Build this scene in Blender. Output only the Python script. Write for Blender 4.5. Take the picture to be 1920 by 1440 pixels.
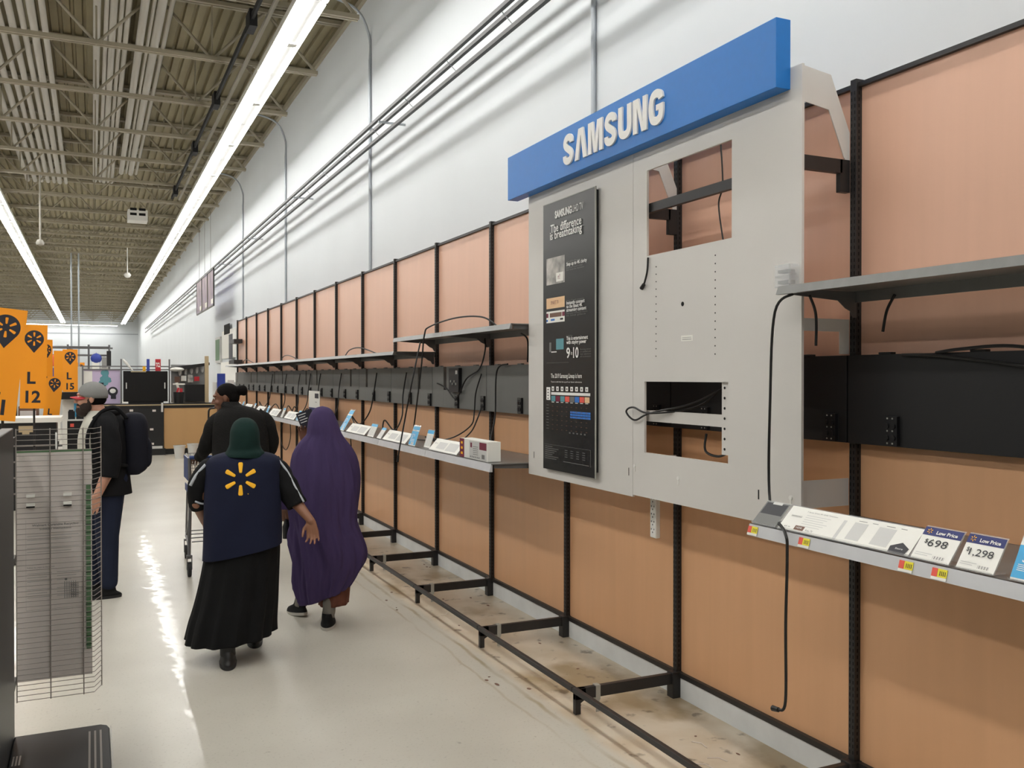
import bpy, bmesh, math, random
from mathutils import Vector, Matrix
from mathutils.bvhtree import BVHTree
random.seed(7)
for o in list(bpy.data.objects): bpy.data.objects.remove(o)
scene = bpy.context.scene
COL = scene.collection
# ------------------------------------------------------------------ camera, world, exposure
H = 1.68
F = 1700.0                      # focal length in pixels of the 1920 wide frame
YAW = math.radians(24.84); PITCH = math.radians(-0.47)
cd = bpy.data.cameras.new('camera'); cam = bpy.data.objects.new('camera', cd); COL.objects.link(cam)
cd.sensor_width = 36; cd.lens = F/1920*36; cd.clip_end = 300; cd.clip_start = 0.05
cam.location = (0, 0, H); cam.rotation_euler = (math.pi/2+PITCH, 0, -YAW)
scene.camera = cam
w = bpy.data.worlds.new('world'); scene.world = w; w.use_nodes = True
bg = w.node_tree.nodes['Background']; bg.inputs[0].default_value = (1.0, .985, .955, 1); bg.inputs[1].default_value = 0.13
vs = scene.view_settings; vs.view_transform = 'Standard'; vs.look = 'None'; vs.gamma = 1; vs.use_curve_mapping = False
vs.exposure = 0.36
LAMP = 18.0                     # emission strength of the fluorescent strips
scene.cycles.max_bounces = 7; scene.cycles.diffuse_bounces = 4; scene.cycles.glossy_bounces = 3
scene.cycles.sample_clamp_indirect = 6.0
CT, ST = math.cos(YAW), math.sin(YAW)

# ------------------------------------------------------------------ materials
def s2l(c): return tuple((x/255/12.92 if x/255 <= .04045 else ((x/255+.055)/1.055)**2.4) for x in c)
def mat(name, rgb, rough=.6, metal=0, spec=.5, noise=0, nscale=8, nstretch=(1, 1, 1), bump=0, bscale=60, bstretch=(1,1,1), coat=0, emit=None, estr=0, trans=0, alpha=1):
    m = bpy.data.materials.new(name); m.use_nodes = True; nt = m.node_tree; b = nt.nodes['Principled BSDF']
    c = s2l(rgb); b.inputs['Base Color'].default_value = (*c, 1); b.inputs['Roughness'].default_value = rough
    b.inputs['Metallic'].default_value = metal; b.inputs['Specular IOR Level'].default_value = spec
    b.inputs['Coat Weight'].default_value = coat; b.inputs['Transmission Weight'].default_value = trans; b.inputs['Alpha'].default_value = alpha
    if noise or bump:
        tc = nt.nodes.new('ShaderNodeTexCoord')
    def ntex(sc, st):
        mp = nt.nodes.new('ShaderNodeMapping'); nt.links.new(tc.outputs['Object'], mp.inputs[0]); mp.inputs['Scale'].default_value = st
        n = nt.nodes.new('ShaderNodeTexNoise'); n.inputs['Scale'].default_value = sc; n.inputs['Detail'].default_value = 4; nt.links.new(mp.outputs[0], n.inputs['Vector']); return n
    if noise:
        n = ntex(nscale, nstretch); r = nt.nodes.new('ShaderNodeMapRange')
        r.inputs[1].default_value = .3; r.inputs[2].default_value = .7; r.inputs[3].default_value = 1-noise; r.inputs[4].default_value = 1+noise*.5
        nt.links.new(n.outputs[0], r.inputs[0]); v = nt.nodes.new('ShaderNodeVectorMath'); v.operation = 'SCALE'; v.inputs[0].default_value = c
        nt.links.new(r.outputs[0], v.inputs['Scale']); nt.links.new(v.outputs[0], b.inputs['Base Color'])
    if bump:
        n = ntex(bscale, bstretch); bm_ = nt.nodes.new('ShaderNodeBump'); bm_.inputs['Strength'].default_value = bump; bm_.inputs['Distance'].default_value = .01
        nt.links.new(n.outputs[0], bm_.inputs['Height']); nt.links.new(bm_.outputs[0], b.inputs['Normal'])
    if emit: b.inputs['Emission Color'].default_value = (*s2l(emit), 1); b.inputs['Emission Strength'].default_value = estr
    return m
M = {}
M['black'] = mat('black_steel', (38, 36, 36), .45, noise=.15, nscale=20)
M['blackp'] = mat('black_plastic', (22, 22, 24), .4)
M['slot'] = mat('slot_dark', (8, 8, 8), .9)
M['pink'] = mat('laminate_lit_peach', (228, 182, 156), .38, noise=.03, nscale=2, nstretch=(1, 9, .5), bump=.02, bscale=30)  # one laminate in two colours; the pinker overhead light is painted in here
M['tan'] = mat('laminate_lit_tan', (222, 172, 130), .36, noise=.03, nscale=2, nstretch=(1, 9, .5), bump=.02, bscale=30)  # same laminate as the upper panels, orange tone of the lighting in its colour
M['wire'] = mat('raceway_grey', (112, 112, 109), .5, noise=.08, nscale=3)
M['wiredark'] = mat('raceway_black', (26, 26, 27), .5, noise=.1, nscale=3)
M['shelf'] = mat('shelf_grey_steel', (128, 128, 126), .35, metal=.35, noise=.08, nscale=6, nstretch=(1,3,1))
M['shelfdk'] = mat('shelf_underside', (92, 92, 92), .5)
M['rail'] = mat('price_rail_plastic', (202, 203, 205), .22, noise=.05, nscale=10)
M['board'] = mat('display_grey_sheet', (216, 213, 208), .5, noise=.04, nscale=1.5)
M['steel'] = mat('galvanised', (168, 168, 160), .45, metal=.2)
M['blue'] = mat('header_blue', (8, 116, 200), .42, noise=.03, nscale=30)
M['blue2'] = mat('header_blue_edge', (14, 92, 165), .5)
M['white'] = mat('white_plastic', (232, 231, 226), .4)
M['paper'] = mat('paper', (238, 237, 230), .55)
M['poster'] = mat('poster_black', (38, 38, 37), .28)
M['kick'] = mat('kick_white', (226, 229, 229), .5, noise=.10, nscale=5)
M['wallp'] = mat('wall_paint', (214, 219, 222), .7, noise=.03, nscale=.7)
M['deck'] = mat('roof_deck_cream', (138, 128, 98), .6, noise=.15, nscale=1.2)
M['joist'] = mat('joist_cream', (158, 150, 130), .5, noise=.08, nscale=3)
M['pipe'] = mat('pipe_beige', (178, 174, 164), .5)
M['conduit'] = mat('conduit_steel', (170, 176, 182), .4, metal=.3)
M['cable'] = mat('cable_black', (20, 19, 19), .45)
M['lamp'] = mat('lamp_tube', (255, 255, 255), .5, emit=(255, 253, 249), estr=LAMP)
M['reflector'] = mat('lamp_reflector', (235, 235, 228), .4)
M['orange'] = mat('sign_orange', (250, 158, 14), .5)
M['ink'] = mat('ink_navy', (32, 33, 44), .5)
M['skin_dark'] = mat('skin_brown', (118, 78, 58), .5, noise=.08, nscale=12)
M['skin_tan'] = mat('skin_brown_light', (142, 98, 74), .5, noise=.08, nscale=12)
M['skin_light'] = mat('skin_fair', (196, 146, 122), .5, noise=.06, nscale=12)
def cloth(n, rgb, b=.25, sc=220, ns=.12): return mat(n, rgb, .85, spec=.2, noise=ns, nscale=6, bump=b, bscale=sc)
M['vest'] = cloth('vest_navy', (27, 31, 52)); M['skirt'] = cloth('skirt_black', (17, 17, 18)); M['sleeve'] = cloth('sleeve_black', (20, 20, 21))
M['hijab'] = cloth('scarf_green', (20, 44, 40)); M['purple'] = mat('robe_purple', (68, 55, 92), .85, spec=.2, noise=.1, nscale=4, nstretch=(3, 3, .6), bump=1.0, bscale=4, bstretch=(3.2, 3.2, .9))
M['stripe'] = mat('stripe_white', (185, 190, 196), .7); M['yellow'] = mat('spark_yellow', (255, 190, 30), .6)
M['batik'] = cloth('batik_brown', (112, 70, 56), .2, 90, .5); M['sock'] = cloth('sock_grey', (120, 116, 108)); M['shoe'] = mat('shoe_black', (15, 15, 16), .75, spec=.25); M['sole'] = mat('sole_pale', (190, 186, 178), .6)
M['coat'] = cloth('coat_black_knit', (26, 25, 24), .6, 90); M['hair'] = mat('hair_black', (14, 12, 11), .85, spec=.15, bump=.5, bscale=120)
M['beard'] = mat('beard_brown', (48, 34, 28), .8, bump=.6, bscale=160); M['cap'] = cloth('cap_grey', (140, 140, 138)); M['visor'] = mat('visor_red', (190, 40, 52), .6)
M['tee'] = cloth('tshirt_cream', (205, 202, 190)); M['jacket'] = cloth('jacket_black', (22, 22, 24)); M['jeans'] = cloth('jeans_navy', (34, 40, 58)); M['pack'] = cloth('backpack_navy', (26, 27, 36))
M['counterw'] = mat('counter_maple', (196, 156, 106), .45, noise=.06, nscale=3, nstretch=(1, 1, .2)); M['trimw'] = mat('trim_wood', (190, 170, 135), .5)
M['red'] = mat('red_print', (195, 40, 52), .5); M['bluep'] = mat('blue_print', (50, 70, 160), .5); M['sky'] = mat('cyan_print', (70, 170, 220), .45); M['burg'] = mat('burgundy_print', (120, 28, 58), .45)
M['grey'] = mat('grey_print', (150, 150, 148), .6); M['lgrey'] = mat('light_grey_print', (205, 205, 202), .6); M['yel'] = mat('yellow_tag', (240, 225, 60), .5); M['redtag'] = mat('red_tag', (235, 95, 80), .5)
M['ltxt'] = mat('print_white', (236, 236, 232), .5); M['dtxt'] = mat('print_dark', (40, 40, 46), .5); M['gtxt'] = mat('print_grey', (120, 120, 118), .6); M['navyp'] = mat('print_navy', (44, 52, 110), .5)
M['peachp'] = mat('print_peach', (235, 195, 150), .5); M['teal'] = mat('print_teal', (90, 150, 160), .5); M['tblue'] = mat('print_blue', (50, 120, 205), .5); M['pphoto'] = mat('print_photo', (190, 186, 180), .5, noise=.6, nscale=12)
M['acryl'] = mat('clear_acrylic', (235, 238, 240), .08, alpha=.22)
M['cart'] = mat('cart_grey_metal', (120, 120, 122), .35, metal=.6); M['rubber'] = mat('rubber', (34, 34, 36), .6); M['cartblue'] = mat('cart_blue', (38, 62, 120), .4)
M['meshw'] = mat('rack_wire', (150, 144, 138), .35, metal=.4); M['wboard'] = mat('carton_board', (222, 214, 208), .6, noise=.05, nscale=2); M['green'] = mat('green_board', (94, 128, 92), .6)
M['lilac'] = mat('lilac_print', (200, 185, 215), .5); M['brown'] = mat('brown_print', (120, 90, 75), .6)
M['gloss'] = mat('tv_black', (12, 12, 13), .25); M['bucket'] = mat('bucket_white', (214, 214, 210), .4)
def banner_mat():
    m = mat('banner_print', (215, 198, 184), .6, noise=.45, nscale=2.2, nstretch=(1, 3, 1)); nt = m.node_tree; out = nt.nodes['Material Output']; b = nt.nodes['Principled BSDF']
    t = nt.nodes.new('ShaderNodeBsdfTranslucent'); t.inputs[0].default_value = (.18, .22, .75, 1); x = nt.nodes.new('ShaderNodeMixShader'); x.inputs[0].default_value = .4
    nt.links.new(b.outputs[0], x.inputs[1]); nt.links.new(t.outputs[0], x.inputs[2]); nt.links.new(x.outputs[0], out.inputs[0]); return m
M['banner'] = banner_mat()
def floor_mat():
    m = bpy.data.materials.new('vinyl_floor'); m.use_nodes = True; nt = m.node_tree; N = nt.nodes; L = nt.links; b = N['Principled BSDF']
    tc = N.new('ShaderNodeTexCoord'); P = tc.outputs['Object']
    def noise(sc, det=4, st=None):
        n = N.new('ShaderNodeTexNoise'); n.inputs['Scale'].default_value = sc; n.inputs['Detail'].default_value = det
        if st:
            mp = N.new('ShaderNodeMapping'); mp.inputs['Scale'].default_value = st; L.new(P, mp.inputs[0]); L.new(mp.outputs[0], n.inputs['Vector'])
        else: L.new(P, n.inputs['Vector'])
        return n.outputs[0]
    def rng(v, a, b_, c=0, d=1):
        r = N.new('ShaderNodeMapRange'); L.new(v, r.inputs[0])
        for i, x in enumerate((a, b_, c, d)): r.inputs[i+1].default_value = x
        return r.outputs[0]
    def mix(f, a, b_):
        x = N.new('ShaderNodeMix'); x.data_type = 'RGBA'
        if hasattr(f, 'links'): L.new(f, x.inputs[0])
        else: x.inputs[0].default_value = f
        for s, v in ((6, a), (7, b_)):
            if hasattr(v, 'links'): L.new(v, x.inputs[s])
            else: x.inputs[s].default_value = (*s2l(v), 1)
        return x.outputs[2]
    def mul(a, b_, op='MULTIPLY'):
        x = N.new('ShaderNodeMath'); x.operation = op
        for i, v in enumerate((a, b_)):
            if hasattr(v, 'links'): L.new(v, x.inputs[i])
            else: x.inputs[i].default_value = v
        return x.outputs[0]
    sep = N.new('ShaderNodeSeparateXYZ'); L.new(P, sep.inputs[0]); X = sep.outputs[0]
    base = mix(rng(noise(1.1, 3), .35, .65), (203, 199, 187), (192, 187, 175))
    base = mix(rng(noise(70, 2), .60, .72, 0, .35), base, (150, 144, 132))
    base = mix(rng(noise(26, 3), .70, .76, 0, .5), base, (130, 122, 108))
    edge = mul(X, mul(noise(2.2, 4), .10), 'ADD')
    under = rng(edge, 2.14, 2.19)
    dirty = mix(rng(noise(3.2, 6), .42, .70), (208, 197, 178), (190, 173, 147))
    dirty = mix(rng(noise(1.3, 8, (1, .8, 1)), .56, .64, 0, .75), dirty, (140, 118, 78))
    dirty = mix(rng(noise(9, 5), .62, .70, 0, .8), dirty, (96, 82, 62))
    c = mix(under, base, dirty)
    # dirt lines where the removed base shelves ended
    def line(x0, wd, st):
        d = mul(mul(edge, x0+.05, 'SUBTRACT'), 1, 'MULTIPLY'); a = N.new('ShaderNodeMath'); a.operation = 'ABSOLUTE'; L.new(d, a.inputs[0]); return mul(rng(a.outputs[0], wd, wd*.3), mul(rng(noise(1.5, 4), .35, .6), st))
    c = mix(line(2.07, .018, .8), c, (150, 134, 100)); c = mix(line(1.965, .012, .6), c, (158, 142, 110))
    L.new(c, b.inputs['Base Color'])
    b.inputs['Roughness'].default_value = .32; b.inputs['Specular IOR Level'].default_value = .5
    cw = mul(rng(under, 0, 1, .15, .03), rng(noise(.8, 3), .35, .6, .75, 1))
    L.new(cw, b.inputs['Coat Weight']); b.inputs['Coat Roughness'].default_value = .06
    bn = N.new('ShaderNodeBump'); bn.inputs['Strength'].default_value = .30; bn.inputs['Distance'].default_value = .02; L.new(noise(2.2, 3), bn.inputs['Height']); L.new(bn.outputs[0], b.inputs['Coat Normal'])
    return m
M['floor'] = floor_mat()

# ------------------------------------------------------------------ mesh helpers
class MB:
    def __init__(s): s.v = []; s.f = []; s.m = []
    def add(s, vs_, fs, m=0):
        n = len(s.v); s.v += [Vector(p) for p in vs_]; s.f += [[i+n for i in f] for f in fs]; s.m += [m]*len(fs); return s
    def box(s, a, b, m=0, R=None, c=None):
        x0, y0, z0 = [min(a[i], b[i]) for i in range(3)]; x1, y1, z1 = [max(a[i], b[i]) for i in range(3)]
        vv = [Vector(p) for p in ((x0,y0,z0),(x1,y0,z0),(x1,y1,z0),(x0,y1,z0),(x0,y0,z1),(x1,y0,z1),(x1,y1,z1),(x0,y1,z1))]
        if R is not None:
            c = Vector(c) if c is not None else sum(vv, Vector())/8
            vv = [R @ (p-c)+c for p in vv]
        return s.add(vv, [(3,2,1,0),(4,5,6,7),(0,1,5,4),(1,2,6,5),(2,3,7,6),(3,0,4,7)], m)
    def prism(s, pts, ext, m=0):
        ext = Vector(ext); n = len(pts); a = [Vector(p) for p in pts]; b = [p+ext for p in a]
        return s.add(a+b, [tuple(range(n))[::-1], tuple(range(n, 2*n))]+[(i, (i+1) % n, n+(i+1) % n, n+i) for i in range(n)], m)
    def tube(s, pts, r, n=8, m=0, cap=True):
        pts = [Vector(p) for p in pts]; rr = r if isinstance(r, (list, tuple)) else [r]*len(pts)
        t0 = (pts[1]-pts[0]).normalized(); up = Vector((0, 0, 1)) if abs(t0.z) < .9 else Vector((1, 0, 0)); u = t0.cross(up).normalized(); vs_ = []
        for i, p in enumerate(pts):
            t = ((pts[min(i+1, len(pts)-1)]-pts[max(i-1, 0)])).normalized(); u = (u-t*u.dot(t)).normalized(); v = t.cross(u)
            vs_ += [p+(u*math.cos(2*math.pi*k/n)+v*math.sin(2*math.pi*k/n))*rr[i] for k in range(n)]
        fs = [(i*n+k, i*n+(k+1) % n, (i+1)*n+(k+1) % n, (i+1)*n+k) for i in range(len(pts)-1) for k in range(n)]
        if cap: fs += [tuple(range(n))[::-1], tuple(range((len(pts)-1)*n, len(pts)*n))]
        return s.add(vs_, fs, m)
    def cyl(s, p0, p1, r, r1=None, n=16, m=0): return s.tube([p0, p1], [r, r if r1 is None else r1], n, m)
    def quad(s, a, b, c, d, m=0): return s.add([a, b, c, d], [(0, 1, 2, 3)], m)
    def ell(s, c, r, R=None, m=0, nu=20, nv=12):
        c = Vector(c); vv = []
        for j in range(nv+1):
            th = math.pi*j/nv
            for i in range(nu):
                p = Vector((r[0]*math.sin(th)*math.cos(2*math.pi*i/nu), r[1]*math.sin(th)*math.sin(2*math.pi*i/nu), r[2]*math.cos(th)))
                vv.append(c+(R @ p if R is not None else p))
        return s.add(vv, [(j*nu+i, (j+1)*nu+i, (j+1)*nu+(i+1) % nu, j*nu+(i+1) % nu) for j in range(nv) for i in range(nu)], m)
    def lathe(s, c, prof, n=24, m=0):
        vv = [(c[0]+r*math.cos(2*math.pi*k/n), c[1]+r*math.sin(2*math.pi*k/n), c[2]+z) for r, z in prof for k in range(n)]
        return s.add(vv, [(i*n+k, i*n+(k+1) % n, (i+1)*n+(k+1) % n, (i+1)*n+k) for i in range(len(prof)-1) for k in range(n)], m)
    def loft(s, rings, n=64, sub=6, fold=None, m=0, captop=False, capbot=False, p=2.0):
        """rings (z,cx,cy,rx,ry[,tx,ty]) top or bottom first, Catmull-Rom interpolated; tx,ty tilt the ring's z along x,y"""
        R = [tuple(r)+(0,)*(7-len(r)) for r in rings]; S = []
        for i in range(len(R)-1):
            p0, p1, p2, p3 = R[max(i-1, 0)], R[i], R[i+1], R[min(i+2, len(R)-1)]
            for k in range(sub):
                t = k/sub
                S.append([.5*((2*b)+(-a+c)*t+(2*a-5*b+4*c-d)*t*t+(-a+3*b-3*c+d)*t**3) for a, b, c, d in zip(p0, p1, p2, p3)])
        S.append(list(R[-1])); vv = []
        for j, (z, cx, cy, rx, ry, tx, ty) in enumerate(S):
            t = j/(len(S)-1)
            for k in range(n):
                a = 2*math.pi*k/n; f = fold(a, t) if fold else 0
                ca, sa = math.cos(a), math.sin(a); e = 2/p
                x = math.copysign(abs(ca)**e, ca); y = math.copysign(abs(sa)**e, sa)
                vv.append((cx+rx*x*(1+f), cy+ry*y*(1+f), z+tx*x+ty*y))
        fs = [(j*n+k, j*n+(k+1) % n, (j+1)*n+(k+1) % n, (j+1)*n+k) for j in range(len(S)-1) for k in range(n)]
        if captop: fs.append(tuple(range(n)))
        if capbot: fs.append(tuple(range((len(S)-1)*n, len(S)*n)))
        return s.add(vv, fs, m)
    def build(s, name, mats, parent=None, local=False, smooth=False, bevel=0, solid=0, auto=None, sub=0, kind=None):
        if not isinstance(mats, (list, tuple)): mats = [mats]
        if parent is not None and not local:
            off = parent.get('_o'); off = Vector(off) if off else Vector()
            p = parent
        elif parent is None and not local:
            xs = [v.x for v in s.v]; ys = [v.y for v in s.v]; zs = [v.z for v in s.v]
            off = Vector(((min(xs)+max(xs))/2, (min(ys)+max(ys))/2, min(zs)))
        else: off = Vector()
        me = bpy.data.meshes.new(name); me.from_pydata([tuple(v-off) for v in s.v], [], s.f)
        for x in mats: me.materials.append(M[x] if isinstance(x, str) else x)
        me.polygons.foreach_set('material_index', s.m)
        bm_ = bmesh.new(); bm_.from_mesh(me)
        bmesh.ops.recalc_face_normals(bm_, faces=bm_.faces); bm_.to_mesh(me); bm_.free()
        if smooth:
            me.polygons.foreach_set('use_smooth', [True]*len(me.polygons))
            if auto: me.set_sharp_from_angle(angle=math.radians(auto))
        me.update(); o = bpy.data.objects.new(name, me); COL.objects.link(o)
        if parent is not None: o.parent = parent; o['_o'] = tuple(off)
        else: o.location = off; o['_o'] = tuple(off)
        if solid: md = o.modifiers.new('s', 'SOLIDIFY'); md.thickness = solid; md.offset = -1
        if bevel: md = o.modifiers.new('b', 'BEVEL'); md.width = bevel; md.segments = 2; md.limit_method = 'ANGLE'
        if sub: md = o.modifiers.new('ss', 'SUBSURF'); md.levels = sub; md.render_levels = sub
        if kind: o['kind'] = kind
        return o
def tag(o, label, cat, group=None):
    o['label'] = label; o['category'] = cat
    if group: o['group'] = group
    return o
def thing(name, label, cat, loc, rotz=0, group=None):
    o = bpy.data.objects.new(name, None); COL.objects.link(o); o.location = loc; o.rotation_euler = (0, 0, rotz); o['_o'] = tuple(loc); o.empty_display_size = .1
    return tag(o, label, cat, group)
def dup(root, loc, label=None, rotz=None):
    r = root.copy(); COL.objects.link(r); r.location = loc
    if rotz is not None: r.rotation_euler = (0, 0, rotz)
    if label: r['label'] = label
    for ch in list(root.children):
        c = ch.copy(); COL.objects.link(c); c.parent = r
        for g in list(ch.children):
            d = g.copy(); COL.objects.link(d); d.parent = c
    return r
ORD = ['', 'first', 'second', 'third', 'fourth', 'fifth', 'sixth', 'seventh', 'eighth', 'ninth', 'tenth', 'eleventh', 'twelfth', 'thirteenth', 'fourteenth', 'fifteenth', 'sixteenth']
def cr(pts, sub=8):
    P = [Vector(p) for p in pts]; out = []
    for i in range(len(P)-1):
        a, b, c, d = P[max(i-1, 0)], P[i], P[i+1], P[min(i+2, len(P)-1)]
        for k in range(sub):
            t = k/sub; out.append(.5*((2*b)+(-a+c)*t+(2*a-5*b+4*c-d)*t*t+(-a+3*b-3*c+d)*t**3))
    return out+[P[-1]]
_tc = {}
def text_geo(body, bold=0):
    k = (body, bold)
    if k not in _tc:
        cu = bpy.data.curves.new('t', 'FONT'); cu.body = body; cu.size = 1; cu.offset = bold; cu.resolution_u = 3; cu.fill_mode = 'FRONT'
        ob = bpy.data.objects.new('t', cu); me = bpy.data.meshes.new_from_object(ob)
        vv = [(v.co.x, v.co.y) for v in me.vertices]; fs = [tuple(p.vertices) for p in me.polygons]
        bpy.data.objects.remove(ob); bpy.data.curves.remove(cu); bpy.data.meshes.remove(me); _tc[k] = (vv, fs)
    return _tc[k]
def text(mb, body, org, u, v, h, width=None, m=0, bold=0, align='c', ext=0):
    """letters of cap height h, squeezed to width, on the plane (u,v) at org"""
    vv, fs = text_geo(body, bold)
    if not vv: return
    x0 = min(p[0] for p in vv); x1 = max(p[0] for p in vv); y0 = min(p[1] for p in vv) if not body.isupper() and not body.isdigit() else 0
    cap = .70; sy = h/cap; sx = sy if width is None else width/(x1-x0); W = (x1-x0)*sx
    o0 = {'c': -W/2, 'l': 0, 'r': -W}[align]; u = Vector(u); v = Vector(v); org = Vector(org); n = u.cross(v)
    P = [org+u*((a-x0)*sx+o0)+v*(b*sy) for a, b in vv]
    if not ext: mb.add([p+n*.0 for p in P], fs, m); return
    k = len(P); ed = {}
    for f in fs:
        for i in range(len(f)):
            e = (f[i], f[(i+1) % len(f)])
            if (e[1], e[0]) in ed: del ed[(e[1], e[0])]
            else: ed[e] = 1
    mb.add(P+[p+n*ext for p in P], [f[::-1] for f in fs]+[tuple(i+k for i in f) for f in fs]+[(a, b, b+k, a+k) for a, b in ed], m)
def spark_polys(R):
    out = []
    for d in (90, 30, -30, -90, -150, 150):
        a = math.radians(d); c, s_ = math.cos(a), math.sin(a); pl = []
        for r, wd in ((.36, .055), (.42, .09), (.9, .14), (.97, .12), (1.0, .07)): pl.append((r, -wd))
        for r, wd in ((1.0, .07), (.97, .12), (.9, .14), (.42, .09), (.36, .055)): pl.append((r, wd))
        out.append([((r*c-q*s_)*R, (r*s_+q*c)*R) for r, q in pl])
    return out

# ================================================================== SETTING
XW = 3.15; YB = 74.0; ZC = 6.55
b = MB(); b.box((-14, -8, -.1), (XW+.2, YB+.2, 0)); o = b.build('floor', 'floor', kind='structure')
o.data.transform(Matrix.Translation(Vector(o.location))); o.location = (0, 0, 0)
b = MB(); b.box((XW, -8, 0), (XW+.2, YB+.2, ZC)); b.build('wall_right', 'wallp', kind='structure')
b = MB(); b.box((-14, YB, 0), (XW, YB+.2, ZC)); b.build('wall_back', 'wallp', kind='structure')
# corrugated deck: ribs run away from the camera
b = MB(); xs = -14.0; prof = []
while xs < XW: prof += [(xs, ZC), (xs+.09, ZC), (xs+.105, ZC+.04), (xs+.135, ZC+.04)]; xs += .15
prof.append((XW, ZC))
vv = [(x, -8, z) for x, z in prof]+[(x, YB+.2, z) for x, z in prof]; n = len(prof)
b.add(vv, [(i, i+1, n+i+1, n+i) for i in range(n-1)]); b.box((-14, -8, ZC+.06), (XW+.2, YB+.2, ZC+.2))
ceil = b.build('ceiling', 'deck', kind='structure')
# roof joists (parts of the ceiling)
def joist_mb(y):
    b = MB(); x0, x1 = -13.0, XW-.02; zb, zt = 5.76, ZC-.02
    b.box((x0, y-.06, zt-.05), (x1, y-.012, zt)); b.box((x0, y+.012, zt-.05), (x1, y+.06, zt))
    b.box((x0, y-.05, zb), (x1-.35, y-.012, zb+.05)); b.box((x0, y+.012, zb), (x1-.35, y+.05, zb+.05))
    x = x1-.35; up = True; st = .68
    while x-st > x0:
        b.cyl((x, y, zb+.02 if up else zt-.02), (x-st, y, zt-.02 if up else zb+.02), .02, n=6)
        if not up: b.cyl((x-st, y, zb), (x-st, y, zt), .013, n=5)
        x -= st; up = not up
    return b
j0 = joist_mb(0); jo = j0.build('joist', 'joist', parent=ceil)
jo.data.transform(Matrix.Translation(Vector(ceil['_o']))); YJ = [12.3+2.1*k for k in range(-9, 30) if 12.3+2.1*k < YB-.5]
for i, y in enumerate(YJ):
    c = jo if i == 0 else jo.copy()
    if i: COL.objects.link(c); c.parent = ceil
    c.location = Vector((0, y, 0))-Vector(ceil['_o'])
# wall seams
for i, z in enumerate((4.86,)):
    b = MB(); b.box((-14, YB-.03, z-.04), (XW, YB, z+.04)); b.build('trim_1', 'conduit', kind='structure')
b = MB(); b.box((XW-.05, 6.0, ZC-.14), (XW, YB, ZC-.06)); b.build('trim_2', 'joist', kind='structure')

# ================================================================== STRIP LIGHTS
LL = 2.44; ZL = 5.40
def make_light(label, group):
    t = thing('strip_light', label, 'ceiling light', (0, 0, 0), 0, group)
    b = MB(); b.box((-.14, 0, .05), (.14, LL-.015, .11)); b.box((-.14, 0, .03), (-.135, LL-.02, .05)); b.box((.135, 0, .03), (.14, LL-.02, .05)); b.box((-.02, .4, .11), (.02, .44, .355)); b.box((-.02, 2.0, .11), (.02, 2.04, .355)); b.build('housing', 'reflector', t, local=True)
    b = MB(); b.box((.008, 0, .02), (.092, LL-.02, .049)); b.build('channel_cover', 'grey', t, local=True)
    b = MB(); b.box((.0, LL/2, -.002), (.10, LL/2+.10, .02)); b.build('tie_plate', 'reflector', t, local=True)
    b = MB(); b.box((-.135, .02, .0), (.0, LL-.04, .049)); b.build('tube', 'lamp', t, local=True)
    b = MB(); b.box((.10, .02, .0), (.138, LL-.04, .049)); b.build('tube', 'lamp', t, local=True)
    return t
def strip(x, y0, y1, label, group):
    t = make_light(label, group); y = y0; i = 0
    while y < y1:
        if i == 0: t.location = (x, y, ZL)
        else: dup(t, (x, y, ZL))
        y += LL; i += 1
strip(2.0, -5.6, YB-4.5, 'white twin tube strip light in the bright row nearest the right wall', 'strip lights in the row by the right wall')
strip(-1.82, -5.6, YB-4.5, 'white twin tube strip light in the left row, above the orange signs', 'strip lights in the left row')
strip(-5.64, -5.6, YB-4.5, 'white twin tube strip light in the row far out over the left side', 'strip lights in the far left row')
t = make_light('white strip light hung crosswise along the far back wall', 'strip lights along the back wall'); t.rotation_euler = (0, 0, math.pi/2); t.location = (1.7, YB-1.0, ZL)
for i in range(1, 6): dup(t, (1.7-LL*i, YB-1.0, ZL), rotz=math.pi/2)

# ================================================================== CEILING SERVICES
def single(mb, name, mats, label, cat, group=None, **kw): return tag(mb.build(name, mats, **kw), label, cat, group)
for xx, rr in ((.07, .045), (.18, .03), (.26, .045), (.35, .028), (.43, .035)):
    b = MB(); b.cyl((xx, 3, 6.28), (xx, 23.5, 6.28), rr, n=12); single(b, 'pipe', 'pipe', 'beige painted pipe in the middle bundle threaded through the roof joists', 'pipe', 'middle pipe bundle', smooth=True, auto=40)
for xx, rr in ((.60, .05), (.70, .022), (.79, .055), (.90, .03)):
    b = MB(); b.cyl((xx, 3, 6.22), (xx, 22, 6.22), rr, n=12); single(b, 'pipe', 'pipe', 'beige painted pipe in the bundle closest to the bright strip lights', 'pipe', 'right pipe bundle', smooth=True, auto=40)
for xx, rr in ((-1.35, .05), (-1.2, .05), (-1.06, .04), (-.93, .045), (-.8, .04), (-.68, .05), (-.55, .04)):
    b = MB(); b.cyl((xx, 3, 6.28), (xx, 24, 6.28), rr, n=12); single(b, 'pipe', 'pipe', 'beige painted pipe in the leftmost wide bundle under the roof', 'pipe', 'left pipe bundle', smooth=True, auto=40)
b = MB(); b.box((1.605, 4, 5.62), (1.635, 21.5, 5.69))
for y in (8.9, 10.3, 13.5, 16.5, 20.5): b.box((1.585, y, 5.55), (1.67, y+.28, 5.74))
single(b, 'busway', 'slot', 'black electrical busway with plug boxes running beside the strip lights', 'busway')
b = MB(); b.box((1.79, 4, 5.70), (1.83, 22, 5.74)); single(b, 'support_rail', 'pipe', 'pale cream rail between the black busway and the strip lights', 'rail')
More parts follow.
